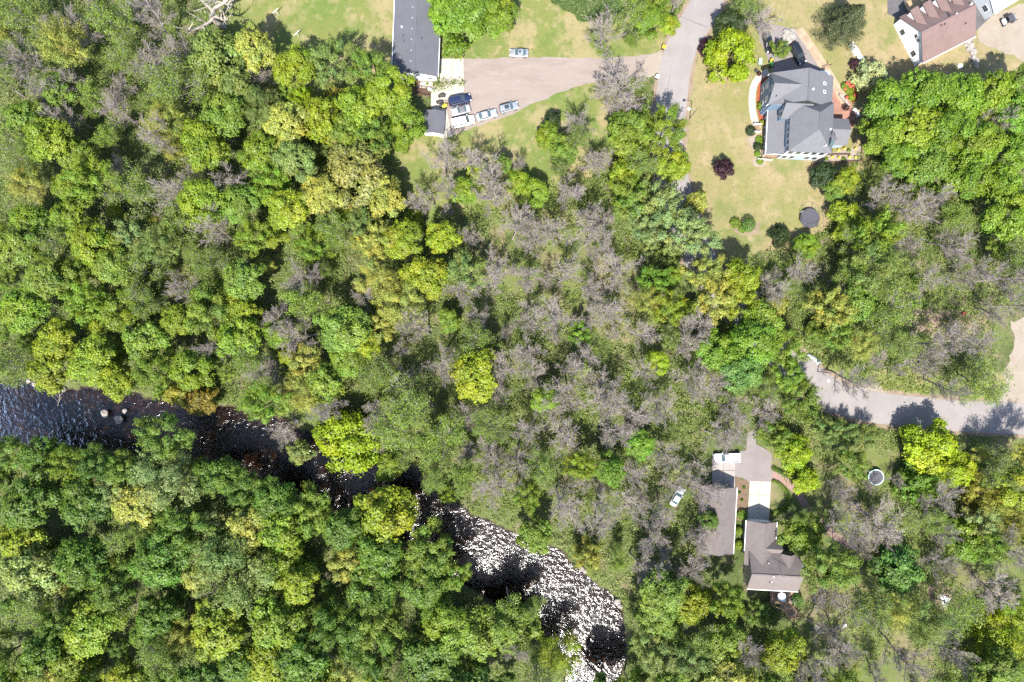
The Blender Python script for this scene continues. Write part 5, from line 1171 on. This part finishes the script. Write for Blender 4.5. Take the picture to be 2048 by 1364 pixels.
# ------------------------------------------------------------------ street furniture and yard things
def lamp_post(label, px, py, ang, hgt):
    t = thing('street_lamp', label, 'street lamp', P(px, py), R(ang))
    MB().tube((0, 0, 0), (0, 0, hgt), .10, .06, 8).build('pole', 'metal_dark', t)
    MB().path([(0, 0, hgt - .3), (.5, 0, hgt - .05), (1.4, 0, hgt + .05)], .045, .04, 6).build('arm', 'metal_grey', t)
    MB().add(*(lambda q: (q.v, q.f))(MB().blob((1.75, 0, hgt + .05), .34, 1, .38, 12, 6, 0))).build('lamp_head', 'metal_white', t, smooth=True)
lamp_post('street lamp on the tan lawn edge with its arm over the lane', 1378.8, 237.7, 178, 6.3)
lamp_post('street lamp on the grass verge at the lane bend', 1634.9, 743, -112, 6.6)
t = thing('utility_pole', 'wooden utility pole hidden in the tree by the lane', 'pole', P(1327, 240))
MB().tube((0, 0, 0), (0, 0, 9.6), .15, .11, 8).build('pole', 'bark_dark', t); MB().box(-1.1, 1.1, -.06, .06, 8.9, 9.05).build('crossarm', 'bark_dark', t)
for xx in (-1, -.4, .4, 1): MB().tube((xx, 0, 9.05), (xx, 0, 9.25), .05).build('insulator', 'metal_grey', t)
for label, px, py, lid in (('yellow-lidded wheelie bin at the drive mouth', 1326, 97, 'plastic_yellow'), ('white-lidded wheelie bin at the drive mouth', 1313, 156, 'white_paint')):
    t = thing('wheelie_bin', label, 'bin', P(px, py), R(-20))
    MB().rbox(0, 0, .62, .68, .05, .98, 0, 1.15).build('body', 'rubber', t); MB().rbox(.03, 0, .80, .84, .98, 1.08, 0, .92).build('lid', lid, t, bevel=.03)
    MB().tube((-.42, -.3, .98), (-.42, .3, .98), .03).build('handle', 'metal_dark', t)
    for s_ in (-1, 1): MB().tube((-.3, s_ * .36 - .03, .12), (-.3, s_ * .36 + .03, .12), .12, .12, 10).build('wheel', 'rubber', t)
for i, (px, py) in enumerate(((557.5, 30.5), (599, 74.5))):
    t = thing('clothesline_post', ('white T-shaped clothesline post beside the dead tree shadow', 'white T-shaped clothesline post next to the leafy wood edge')[i], 'clothesline post', P(px, py), R(43))
    MB().tube((0, 0, 0), (0, 0, 2.1), .06).build('post', 'white_paint', t); MB().box(-.8, .8, -.05, .05, 2.05, 2.15).build('crossbar', 'white_paint', t)
    for k in range(4): MB().tube((-.7 + k * .46, 0, 2.0), (-.7 + k * .46, 0, 2.2), .02, k=5).build('hook', 'metal_dark', t)
def tarped(label, px, py, ang, L, W_, h_, sd):
    t = thing('tarp_covered_machine', label, 'covered machine', P(px, py), R(ang))
    mb = MB(); mb.blob((0, 0, 0), 1, sd, .9, 16, 8, .3); mb.v = [(x * L / 2, y * W_ / 2, max(0, z * h_)) for x, y, z in mb.v]; mb.build('cover', 'tarp_black', t, smooth=True)
    MB().tube((L * .32, -W_ * .4, .14), (L * .32, -W_ * .56, .14), .14, .14, 12).build('wheel', 'rubber', t); MB().tube((-L * .32, -W_ * .4, .14), (-L * .32, -W_ * .56, .14), .14, .14, 12).build('wheel', 'rubber', t)
tarped('black tarp-covered machine nearest the house on the concrete walk', 884, 191, 8, 1.8, 1.0, .85, 2)
tarped('black tarp-covered machine between the shed and its twin', 880, 204, 4, 1.8, .85, .7, 5)
# timber walkway beside the ranch house gable
t = thing('timber_walkway', 'brown slatted timber walkway with railing below the white gable', 'walkway', P(843, 184), R(-9))
for k in range(17): MB().box(-2.0 + k * .24, -2.0 + k * .24 + .17, -.75, .75, .30, .36).build('slat', 'wood_dark', t)
for s_ in (-1, 1):
    MB().box(-2.05, 2.1, s_ * .82 - .05, s_ * .82 + .05, 1.0, 1.08).build('rail', 'wood_dark', t)
    for k in range(5): MB().box(-2.0 + k - .05, -2.0 + k + .05, s_ * .82 - .05, s_ * .82 + .05, 0, 1.0).build('post', 'wood_dark', t)
slabs('white_porch', 'white painted porch slab under the ranch house gable', PX([(832, 164), (866, 164), (866, 178), (832, 176)]), 2, 1, .25, 'concrete')
t = thing('patio_chair', 'brown cushioned chair on the porch under the white gable', 'chair', P(837, 168), R(-20), .25)
MB().box(-.35, .35, -.35, .35, .3, .45).build('seat', 'terracotta', t, bevel=.05); MB().box(-.4, -.28, -.35, .35, .4, .95).build('backrest', 'terracotta', t, bevel=.04)
for a in (-.3, .3):
    for b_ in (-.3, .3): MB().tube((a, b_, 0), (a, b_, .3), .03).build('leg', 'wood_dark', t)
t = thing('barbecue_grill', 'white-lidded grill at the end of the timber walkway', 'grill', P(860, 181), R(-10))
MB().blob((0, 0, .85), .42, 3, .7, 14, 8, 0).build('bowl', 'cloth_white', t, smooth=True); MB().box(.4, .8, -.25, .25, .8, .84).build('side_shelf', 'metal_grey', t)
for a in (-1, 1):
    for b_ in (-1, 1): MB().tube((a * .3, b_ * .25, 0), (a * .2, b_ * .2, .75), .025).build('leg', 'metal_dark', t)
def pot(label, px, py, r_, h_, mat, plant_=None):
    t = thing('planter', label, 'planter', P(px, py)); MB().lathe([(r_ * .7, 0), (r_, h_), (r_ * 1.08, h_), (r_ * .9, h_ - .04)], 14).build('pot', mat, t)
    if plant_: leafball(t, 'plant', plant_, r_ * 1.1, h_ + r_ * .5, 260)
def leafball(parent, name, colr, r_, zc, n_, flat_=.75, leaf=.16, seed=1):
    rg_ = np.random.default_rng(int(r_ * 1000) + seed); q_ = rg_.normal(size=(n_, 3)); q_ /= np.linalg.norm(q_, axis=1, keepdims=True)
    p_ = q_ * (r_ * rg_.uniform(.75, 1.05, (n_, 1))); p_[:, 2] = np.maximum(p_[:, 2] * flat_ + zc, .04)
    o_ = link(name, leaf_mesh(name, p_, q_ * .7 + np.array([0, 0, .5]) + rg_.normal(size=q_.shape) * .35, leaf * rg_.uniform(.7, 1.3, n_), .7, rg_, rg_.uniform(.8, 1.2, (n_, 1)) * np.ones((1, 3))), parent)
    c_ = COLR.get(colr, colr); o_.color = (*c_, 1); return o_
pot('green potted plant on the porch under the white gable', 855, 169, .25, .4, 'terracotta', 'green')
pot('black tub beside the front walk of the blue-walled house', 1511.5, 143, .4, .5, 'rubber')
pot('brown urn beside the front walk of the blue-walled house', 1516.5, 150, .42, .55, 'terracotta', 'maroon')
def shrub(label, px, py, rpx, colr, h_, n_=900, flat_=.8, group=None):
    t = thing('shrub', label, 'shrub', P(px, py, h_ * .5), group=group)
    MB().tube((0, 0, 0), (0, 0, h_ * .6), .06, .03).build('stem', 'bark_dark', t)
    leafball(t, 'foliage', colr, rpx / S, h_ * .5, n_, min(1.2, h_ * .5 / (rpx / S)), .2, int(px)); return t
shrub('large clipped dark green shrub beside the porch steps', 1502, 262, 10, 'darkgreen', 1.5); shrub('smaller clipped dark green shrub at the porch corner', 1515.5, 293, 8.5, 'darkgreen', 1.3)
shrub('rounded mid-green shrub in the red mulch bed', 1526, 212, 11, 'green', 1.6); shrub('small yellow shrub at the end of the red mulch bed', 1526, 245, 6, 'gold', .8)
shrub('yellow-green clump in the red mulch bed by the corner window', 1527, 186, 6, 'yellow', .7); shrub('bright green clump between the clipped porch shrubs', 1519, 280, 8, 'maple', .8)
shrub('small bright shrub below the clipped porch shrubs', 1515, 307, 6, 'maple', .7); shrub('green clump inside the sandy ring bed', 1520, 322, 7, 'green', .5)
shrub('rounded evergreen shrub on the rim of the island bed', 1471, 446, 11, 'green', 1.4); shrub('blue-green upright shrub in the island bed', 1498, 450, 14, 'mint', 3.0, 1600)
shrub('low lime clump between the island bed evergreens', 1485, 458, 8, 'maple', .5)
for i, (px, py, c_) in enumerate(((1690, 172, 'maple'), (1699, 180, 'green'), (1704, 193, 'yellow'))): shrub(('bright green flower clump at the head of the red bed', 'green flower clump in the middle of the red bed', 'yellow-green flower clump at the tail of the red bed')[i], px, py, 8, c_, .8)
rr = random.Random(4)
for i in range(8):
    px, py = rr.uniform(1686, 1708), rr.uniform(166, 200)
    t = thing('red_flower', 'red flowering clump in the bed by the paver walk', 'flower', P(px, py), group='red flowers by the paver walk')
    MB().tube((0, 0, 0), (0, 0, .5), .03).build('stem', 'plastic_green', t); MB().blob((0, 0, .75), .32, i, .7, 10, 6, .5).build('bloom', 'flower_red', t)
for i in range(14):
    px, py = 1640 + (i % 7) * 11.5 + rr.uniform(-2, 2), (300 if i < 7 else 316) + rr.uniform(-2, 2)
    if i % 3 == 2: shrub('small green plant in the sandy terrace garden', px, py, 3.5, 'green', .6, 200, group='green plants of the terrace garden')
    else:
        t = thing('yellow_flower', 'yellow flower clump in the sandy terrace garden', 'flower', P(px, py), group='yellow flowers of the terrace garden')
        MB().tube((0, 0, 0), (0, 0, .4), .03).build('stem', 'plastic_green', t); MB().blob((0, 0, .5), .3, i, .6, 9, 6, .5).build('bloom', 'flower_yellow', t)
t = thing('terrace_wall', 'low timber retaining wall round the sandy terrace garden', 'wall')
for q in (((1622, 328), (1722, 322)), ((1722, 322), (1723, 294)), ((1645, 309), (1700, 309))):
    a, b_ = P(*q[0]), P(*q[1]); dx, dy = b_[0] - a[0], b_[1] - a[1]; L_ = math.hypot(dx, dy)
    for k in range(2): MB().rbox((a[0] + b_[0]) / 2, (a[1] + b_[1]) / 2, L_, .22, .0 + k * .2, .195 + k * .2, math.atan2(dy, dx)).build('timber', 'wood_dark', t)
t = thing('patio_wall', 'pale curved stone wall edging the brick patio', 'wall')
a, b_ = Vector(P(1678, 190)), Vector(P(1697, 212))
for k in range(5):
    c = a.lerp(b_, (k + .5) / 5); MB().rbox(c.x, c.y, .68, .45, 0, .5 + .03 * (k % 2), math.atan2(b_.y - a.y, b_.x - a.x)).build('stone', 'rock_pale', t, bevel=.04)
def bench(name, label, px, py, ang, L_, W_, mat, cat):
    t = thing(name, label, cat, P(px, py), R(ang))
    for k in range(4): MB().box(-L_ / 2, L_ / 2, -W_ / 2 + k * W_ / 4, -W_ / 2 + k * W_ / 4 + W_ / 4 - .03, .42, .48).build('slat', mat, t)
    MB().box(-L_ / 2, L_ / 2, -W_ / 2 - .06, -W_ / 2, .45, .95).build('backrest', mat, t)
    for a in (-1, 1):
        for b_ in (-1, 1): MB().box(a * L_ * .42 - .05, a * L_ * .42 + .05, b_ * W_ * .4 - .05, b_ * W_ * .4 + .05, 0, .42).build('leg', mat, t)
bench('garden_bench', 'pale white bench at the edge of the brick patio', 1711, 226, -57, 2.0, .75, 'cloth_white', 'bench')
bench('wooden_bench', 'brown wooden bench beside the pale white bench', 1707.5, 238, 22, 1.3, 1.2, 'wood_weathered', 'bench')
t = thing('patio_tree', 'small maroon potted tree on the brick patio', 'tree', P(1692, 216, 1)); MB().lathe([(.25, 0), (.3, .35), (.26, .35)], 12).build('pot', 'terracotta', t); MB().tube((0, 0, .3), (0, 0, 1), .03).build('trunk', 'bark_dark', t); leafball(t, 'crown', 'maroon', .65, 1.2, 500)
t = thing('garden_cart', 'pale mint garden cart on the grass beside the lime tree', 'cart', P(1519, 125), R(85))
MB().add([(-.55, -.3, .25), (.55, -.22, .3), (.55, .22, .3), (-.55, .3, .25), (-.7, -.4, .62), (.75, -.34, .6), (.75, .34, .6), (-.7, .4, .62), (-.6, -.32, .58), (.65, -.27, .56), (.65, .27, .56), (-.6, .32, .58), (-.5, -.26, .3), (.5, -.2, .34), (.5, .2, .34), (-.5, .26, .3)],
         [(0, 1, 5, 4), (1, 2, 6, 5), (2, 3, 7, 6), (3, 0, 4, 7), (3, 2, 1, 0), (4, 5, 9, 8), (5, 6, 10, 9), (6, 7, 11, 10), (7, 4, 8, 11), (8, 9, 13, 12), (9, 10, 14, 13), (10, 11, 15, 14), (11, 8, 12, 15), (12, 13, 14, 15)]).build('tray', 'plastic_mint', t)
for s_ in (-1, 1):
    MB().tube((-.6, s_ * .3, .5), (-1.3, s_ * .32, .6), .03).build('handle', 'metal_dark', t); MB().tube((-.4, s_ * .3, 0), (-.4, s_ * .25, .3), .03).build('leg', 'metal_dark', t)
MB().tube((.75, -.05, .2), (.75, .05, .2), .2, .2, 12).build('wheel', 'rubber', t)
def rocks(name, label, pts, group=None):
    for i, (px, py, r_) in enumerate(pts):
        o = MB().blob((0, 0, 0), r_, i + int(px), .62, 11, 7, .55).build(name, 'rock_pale', None, smooth=False); o.location = (*P(px, py), r_ * .3); o.rotation_euler = (0, 0, i * 1.3)
        tag(o, label, 'rock', group)
rocks('boulder', 'pale boulder in the row below the red-brown roofed house', [(1936, 82, .75), (1941, 91, .7), (1938, 99, .6), (1945, 105, .8), (1946, 115, .7), (1950, 124, .75), (1952, 133, .55), (1933, 90, .5), (1943, 97, .5)], 'row of pale boulders')
rocks('garden_stone', 'pale stone in the rockery by the black sedan', [(1572, 66, .8), (1580, 70, .9), (1576, 78, .7), (1584, 63, .6), (1586, 76, .7), (1569, 73, .6), (1579, 84, .55)], 'rockery stones by the parked cars')
rocks('river_stone', 'pale stone standing out of the stony shallows', [(211, 827, .8), (239, 839, .85), (250, 822, .5), (70, 768, .6), (58, 762, .5), (128, 779, .5)], 'stones in the shallows')
rocks('river_stone', 'pale stone at the waterline beside the bright riffle', [(1163, 1137, .6), (1170, 1142, .5), (1234, 1203, .7), (1240, 1212, .6), (592, 842, .7), (800, 900, .6)], 'stones along the lower bank')
o = MB().lathe([(.55, 0), (.55, .12), (.5, .16), (.12, .17), (.1, .2)], 20).build('septic_cover', 'cloth_white'); o.location = (*P(1920, 132), 0); tag(o, 'round pale access cover in the grass near the boulders', 'cover')
t = thing('storage_chest', 'long white storage chest on the tan lawn by the spruce', 'chest', P(1706, 100), R(-57))
MB().box(-1.4, 1.4, -.5, .5, 0, .75).build('body', 'metal_white', t, bevel=.05); MB().box(-1.45, 1.45, -.55, .55, .752, .86).build('lid', 'metal_white', t, bevel=.04); MB().box(-.15, .15, -.6, -.55, .6, .75).build('latch', 'metal_dark', t)
t = thing('propane_tank', 'white propane tank between the storage chest and the blossomed tree', 'tank', P(1719, 120), R(-52))
mb = MB(); mb.lathe([(.05, -1.25), (.3, -1.2), (.45, -1.0), (.5, -.75), (.5, .75), (.45, 1.0), (.3, 1.2), (.05, 1.25)], 16); mb.v = [(z, x, y + .75) for x, y, z in mb.v]; mb.build('vessel', 'metal_white', t, smooth=True)
MB().lathe([(.2, 1.2), (.2, 1.42), (.1, 1.48)], 12).build('dome', 'metal_grey', t)
for a in (-.7, .7): MB().box(a - .1, a + .1, -.4, .4, 0, .4).build('saddle', 'concrete_grey', t)
t = thing('driftwood', 'brown weathered driftwood log on the paver walk', 'log', P(1652, 134)); MB().path([(-.9, -.1, .25), (-.2, .1, .4), (.5, .1, .35), (1.2, .3, .5)], .2, .08, 7).build('log', 'wood_weathered', t); MB().path([(.1, .1, .4), (.3, .6, .8), (.2, .9, 1.0)], .09, .03, 6).build('branch', 'wood_weathered', t)
MB().path([(-.3, .1, .3), (-.4, -.5, .5)], .09, .04, 6).build('branch', 'wood_weathered', t)
# trampolines
def trampoline(label, px, py, r_, rim, net):
    t = thing('trampoline', label, 'trampoline', P(px, py))
    MB().lathe([(r_ * .86, .86), (r_ * .86, .89), (.01, .86), (.01, .84)], 36).build('jumping_mat', 'tramp_mat', t)
    mb = MB(); k = 40
    for i in range(k):
        a, b_ = 2 * math.pi * i / k, 2 * math.pi * (i + 1) / k
        mb.add([(r_ * .87 * math.cos(a), r_ * .87 * math.sin(a), .9), (r_ * math.cos(a), r_ * math.sin(a), .92), (r_ * math.cos(b_), r_ * math.sin(b_), .92), (r_ * .87 * math.cos(b_), r_ * .87 * math.sin(b_), .9),
                (r_ * .87 * math.cos(a), r_ * .87 * math.sin(a), .86), (r_ * math.cos(a), r_ * math.sin(a), .86), (r_ * math.cos(b_), r_ * math.sin(b_), .86), (r_ * .87 * math.cos(b_), r_ * .87 * math.sin(b_), .86)], [(0, 1, 2, 3), (7, 6, 5, 4), (1, 5, 6, 2), (0, 3, 7, 4)])
    mb.build('safety_pad', rim, t)
    for i in range(6):
        a = i * math.pi / 3 + .2; c, s_ = math.cos(a) * r_, math.sin(a) * r_
        MB().tube((c, s_, 0), (c, s_, .88), .035).build('leg', 'metal_grey', t)
        if net: MB().tube((c * 1.02, s_ * 1.02, .9), (c * 1.02, s_ * 1.02, 2.6), .03).build('net_pole', 'metal_dark', t)
    if net:
        mb = MB()
        for i in range(40): a, b_ = 2 * math.pi * i / 40, 2 * math.pi * (i + 1) / 40; mb.tube((r_ * 1.02 * math.cos(a), r_ * 1.02 * math.sin(a), 2.6), (r_ * 1.02 * math.cos(b_), r_ * 1.02 * math.sin(b_), 2.6), .03, k=5, caps=False)
        mb.build('net_ring', 'metal_dark', t)
    a = 2.4; l_ = MB()
    for s_ in (-.2, .2): l_.tube((math.cos(a) * (r_ + .35) - math.sin(a) * s_, math.sin(a) * (r_ + .35) + math.cos(a) * s_, 0), (math.cos(a) * r_ - math.sin(a) * s_, math.sin(a) * r_ + math.cos(a) * s_, .9), .03)
    for k in range(3): z_ = .25 + k * .25; q = r_ + .35 - .38 * z_; l_.tube((math.cos(a) * q + math.sin(a) * .2, math.sin(a) * q - math.cos(a) * .2, z_), (math.cos(a) * q - math.sin(a) * .2, math.sin(a) * q + math.cos(a) * .2, z_), .03)
    l_.build('ladder', 'metal_white', t)
trampoline('black trampoline with a ladder on the tan lawn', 1616.5, 438, 2.15, 'metal_dark', True)
trampoline('shaded trampoline with a pale green rim under leafless branches', 1748, 953, 1.75, 'plastic_mint', False)
# cottage yard
t = thing('cottage_deck', 'brown timber deck with steps behind the taupe-roofed cottage', 'deck', P(1561, 1192), R(-4))
for k in range(22): MB().box(-2.6 + k * .23, -2.6 + k * .23 + .205, -1.5, 2.0, .75, .82).build('plank', 'wood_weathered', t)
an_ = R(-47)
for k in range(18):
    d_ = .3 + k * .24; MB().rbox(.3 + math.cos(an_) * d_, -1.0 + math.sin(an_) * d_, .215, 2.4, .70, .765, an_).build('plank', 'wood_weathered', t)
for k in range(4): MB().rbox(3.3 + k * .25 * math.cos(R(43)), -3.3 + .25 * k * math.sin(R(43)) - .9, .3, 1.4, 0, .62 - k * .15, R(43)).build('step', 'wood_tan', t)
for x_, y_ in ((-2.6, -1.5), (-2.6, .2), (2.4, .2), (2.4, -1.5), (.2, -2.4), (1.7, -4.1), (3.6, -3.8)): MB().box(x_ - .06, x_ + .06, y_ - .06, y_ + .06, 0, 1.75).build('post', 'wood_tan', t)
for q0, q1 in (((-2.6, -1.5), (-2.6, .2)), ((2.4, .2), (2.4, -1.5)), ((-2.6, -1.5), (.2, -2.4)), ((.2, -2.4), (1.7, -4.1)), ((1.7, -4.1), (3.6, -3.8))): MB().tube((*q0, 1.7), (*q1, 1.7), .06).build('rail', 'wood_tan', t)
t = thing('patio_umbrella', 'white eight-sided umbrella over the cottage deck', 'umbrella', P(1563, 1193, 2.8), 0, .82)
k = 8
MB().tube((0, 0, 0), (0, 0, 2.5), .03).build('pole', 'metal_grey', t)
MB().add([(0, 0, 2.55)] + [(.95 * math.cos(i * math.pi / 4), .95 * math.sin(i * math.pi / 4), 2.1) for i in range(8)] + [(0, 0, 2.5)] + [(.95 * math.cos(i * math.pi / 4), .95 * math.sin(i * math.pi / 4), 2.05) for i in range(8)],
         [(0, 1 + i, 1 + (i + 1) % 8) for i in range(8)] + [(9, 10 + (i + 1) % 8, 10 + i) for i in range(8)] + [(1 + i, 10 + i, 10 + (i + 1) % 8, 1 + (i + 1) % 8) for i in range(8)]).build('canopy', 'cloth_white', t)
for i in range(8): MB().tube((0, 0, 2.5), (.93 * math.cos(i * math.pi / 4), .93 * math.sin(i * math.pi / 4), 2.07), .015, k=4).build('rib', 'metal_grey', t)
t = thing('deck_table', 'round table under the white umbrella on the cottage deck', 'table', P(1561, 1194), 0, .82); MB().lathe([(.6, .68), (.6, .72)], 18).build('tabletop', 'metal_grey', t); MB().lathe([(.3, 0), (.06, .06), (.06, .68)], 12).build('base', 'metal_dark', t)
for i, (px, py) in enumerate(((1551, 1190), (1578, 1193), (1580, 1199))):
    t = thing('deck_chair', ('dark chair on the far side of the umbrella table', 'dark chair by the deck rail next to the cottage wall', 'dark chair at the deck corner by the blue-green shrub')[i], 'chair', P(px, py), i * 1.7, .82)
    MB().box(-.25, .25, -.25, .25, .38, .44).build('seat', 'metal_dark', t); MB().box(-.27, -.22, -.25, .25, .44, .9).build('backrest', 'metal_dark', t)
    for a in (-.22, .22):
        for b_ in (-.22, .22): MB().tube((a, b_, 0), (a, b_, .38), .02, k=5).build('leg', 'metal_grey', t)
shrub('blue-green shrub beside the cottage deck rail', 1594, 1200, 12, 'mint', 2.2, 1200); shrub('dark green shrub on the shaded side of the cottage deck', 1535, 1215, 13, 'darkgreen', 2.0, 1200); shrub('dark green bush at the foot of the deck steps', 1548, 1232, 9, 'deep', 1.2)
hl = smooth_line(PX([(1546, 962), (1556, 966), (1566, 975), (1573, 987), (1575, 1000), (1571, 1012), (1560, 1020), (1548, 1024)]), 3)
for i, p_ in enumerate(hl):
    t = thing('hedge_bush', 'small clipped bush in the curved hedge inside the brick path', 'bush', p_, group='curved hedge by the concrete apron'); MB().tube((0, 0, 0), (0, 0, .3), .04).build('stem', 'bark_dark', t); leafball(t, 'foliage', 'mid', .42, .32, 220, .8, .13, i)
hl2 = smooth_line(PX([(1546, 936), (1556, 941), (1566, 947), (1580, 954)]), 3)
for i, p_ in enumerate(hl2):
    t = thing('hedge_bush', 'small clipped bush in the short hedge above the brick path', 'bush', p_, group='short hedge above the brick path'); MB().tube((0, 0, 0), (0, 0, .3), .04).build('stem', 'bark_dark', t); leafball(t, 'foliage', 'deep', .5, .36, 240, .8, .13, i)
for i, (px, py) in enumerate(((1479, 985), (1484, 1000), (1488, 975))): shrub('tiny dark plant in the brown mulch strip', px, py, 3, 'deep', .4, 120, group='tiny plants in the mulch strip')
shrub('green bush between the long garage and the cottage', 1484, 1030, 10, 'maple', 1.3); shrub('low green bush against the long garage wall', 1478, 1062, 8, 'green', 1.2); shrub('yellow-green bush at the lower end of the garage gap', 1479, 1090, 9, 'yellow', 1.2)
# canvas and odds and ends in the wooded yard
rg2 = np.random.default_rng(3); mb = MB(); N_ = 9
tp_ = [Vector((*P(1875, 1185), 0)), Vector((*P(1899, 1196), 0)), Vector((*P(1886, 1213), 0)), Vector((*P(1880, 1198), 0))]
for i in range(N_ + 1):
    for j in range(N_ + 1):
        q = tp_[0].lerp(tp_[1], i / N_).lerp(tp_[3].lerp(tp_[2], i / N_), j / N_); z_ = .25 + .45 * math.sin(math.pi * i / N_) * math.sin(math.pi * j / N_) + rg2.uniform(0, .22); mb.v.append((q.x, q.y, z_))
for i in range(N_):
    for j in range(N_): mb.f.append((i * (N_ + 1) + j, (i + 1) * (N_ + 1) + j, (i + 1) * (N_ + 1) + j + 1, i * (N_ + 1) + j + 1))
o = mb.build('tarpaulin', 'cloth_white'); q = o.modifiers.new('thickness', 'SOLIDIFY'); q.thickness = .04; tag(o, 'crumpled white tarpaulin on bare earth in the wooded yard', 'tarpaulin')
t = thing('wooden_pallet', 'pale wooden pallet lying in the wooded yard', 'pallet', P(1638, 1258), R(12))
for k in range(7): MB().box(-.75 + k * .22, -.75 + k * .22 + .16, -1.0, 1.0, .12, .15).build('slat', 'rock_pale', t)
for y_ in (-.9, 0, .9): MB().box(-.75, .75, y_ - .05, y_ + .05, 0, .12).build('bearer', 'wood_weathered', t)
t = thing('beehive_box', 'white box on the grass beside the pallet', 'box', P(1687, 1249), R(5)); MB().box(-.3, .3, -.3, .3, 0, .6).build('body', 'white_paint', t, bevel=.02); MB().box(-.34, .34, -.34, .34, .602, .68).build('lid', 'white_paint', t, bevel=.02)
t = thing('fire_bowl', 'dark metal fire bowl near the pallet', 'fire bowl', P(1623, 1256)); MB().lathe([(.15, .3), (.4, .5), (.48, .6), (.42, .58), (.1, .36)], 16).build('bowl', 'metal_dark', t)
for i in range(3): MB().tube((.4 * math.cos(i * 2.1), .4 * math.sin(i * 2.1), 0), (.25 * math.cos(i * 2.1), .25 * math.sin(i * 2.1), .4), .025).build('leg', 'metal_dark', t)
# upturned boat by the lane bend
t = thing('rowing_boat', 'grey upturned metal boat on the verge beside the lamp post', 'boat', P(1626, 717), R(-31))
mb = MB(); sts = [(-1.75, .15, .12), (-1.6, .45, .4), (-1.0, .62, .5), (0, .66, .52), (.9, .62, .5), (1.6, .55, .46), (1.75, .5, .42)]
for x_, w_, h_ in sts: mb.v += [(x_, -w_, .08), (x_, -w_ * .92, h_ * .6), (x_, -w_ * .55, h_), (x_, 0, h_ + .07), (x_, w_ * .55, h_), (x_, w_ * .92, h_ * .6), (x_, w_, .08)]
for i in range(len(sts) - 1):
    for j in range(6): mb.f.append((i * 7 + j, (i + 1) * 7 + j, (i + 1) * 7 + j + 1, i * 7 + j + 1))
mb.f += [tuple(range(7)), tuple(range(42, 49))[::-1]]
mb.build('hull', 'metal_grey', t); MB().box(-1.6, 1.7, -.03, .03, .55, .66).build('keel', 'metal_white', t)
for s_ in (-1, 1): MB().tube((-1.5, s_ * .48, .1), (1.7, s_ * .58, .1), .04).build('gunwale', 'metal_white', t)
for label, px, py, mat in (('small red crate in the brush by the lane bend', 1618, 652, 'plastic_red'), ('small grey-blue drum in the brush by the lane bend', 1673, 653, 'plastic_blue'), ('red tub at the edge of the bare earth clearing', 1926, 627, 'plastic_red')):
    t = thing('storage_tub', label, 'tub', P(px, py), .5); MB().rbox(0, 0, .7, .5, 0, .45, 0, 1.1).build('body', mat, t); MB().rbox(0, 0, .82, .6, .45, .52).build('lid', mat, t)
# fallen trunks
def fallen(label, pts, r0, r1, mat='bark_pale'):
    t = thing('fallen_trunk', label, 'fallen tree'); q = [(*P(px, py), r0 + .35 + .15 * (i % 2)) for i, (px, py) in enumerate(pts)]
    MB().path(q, r0, r1, 7).build('trunk', mat, t)
    for k in range(4):
        a = Vector(q[-1]).lerp(Vector(q[-2]), .2 + .2 * k); MB().path([a, a + Vector((.6 * (-1) ** k, 1.0 + .2 * k, .5)), a + Vector((1.3 * (-1) ** k, 1.7, .7))], r1 * .8, .02, 5).build('branch', mat, t)
fallen('long pale fallen trunk lying across the brush below the glade', [(1318, 666), (1345, 678), (1372, 686), (1400, 695)], .22, .08); fallen('pale fallen trunk near the white pickup', [(1366, 928), (1384, 920), (1404, 932)], .2, .08)
fallen('pale broken trunk below the wide leafless yard tree', [(1795, 1018), (1801, 1028)], .2, .12); fallen('dark fallen trunk dipping into the dark pool', [(1158, 1300), (1180, 1330), (1205, 1352)], .3, .15, 'bark_dark')
fallen('grey fallen branch over the stony shallows', [(118, 775), (124, 795), (118, 812)], .1, .03); fallen('pale crooked log beside the river-bank lime tree', [(722, 846), (730, 852), (731, 862)], .22, .12)
t = thing('garden_hose', 'yellow hose edging the small bed by the ranch house', 'hose'); MB().path([(*q, .09) for q in smooth_line(PX([(905, 91), (914, 99), (921, 107), (924, 115)]), 5)], .07, .07, 6).build('hose', 'plastic_yellow', t)
t = thing('garden_trellis', 'white slatted trellis at the porch corner of the blue-walled house', 'trellis', P(1528, 321), R(-6))
for k in range(9): MB().box(-1.6 + k * .38, -1.6 + k * .38 + .07, -.03, .03, 0, 1.1).build('slat', 'white_paint', t)
for z_ in (.3, .9): MB().box(-1.7, 1.6, .035, .08, z_, z_ + .08).build('rail', 'white_paint', t)
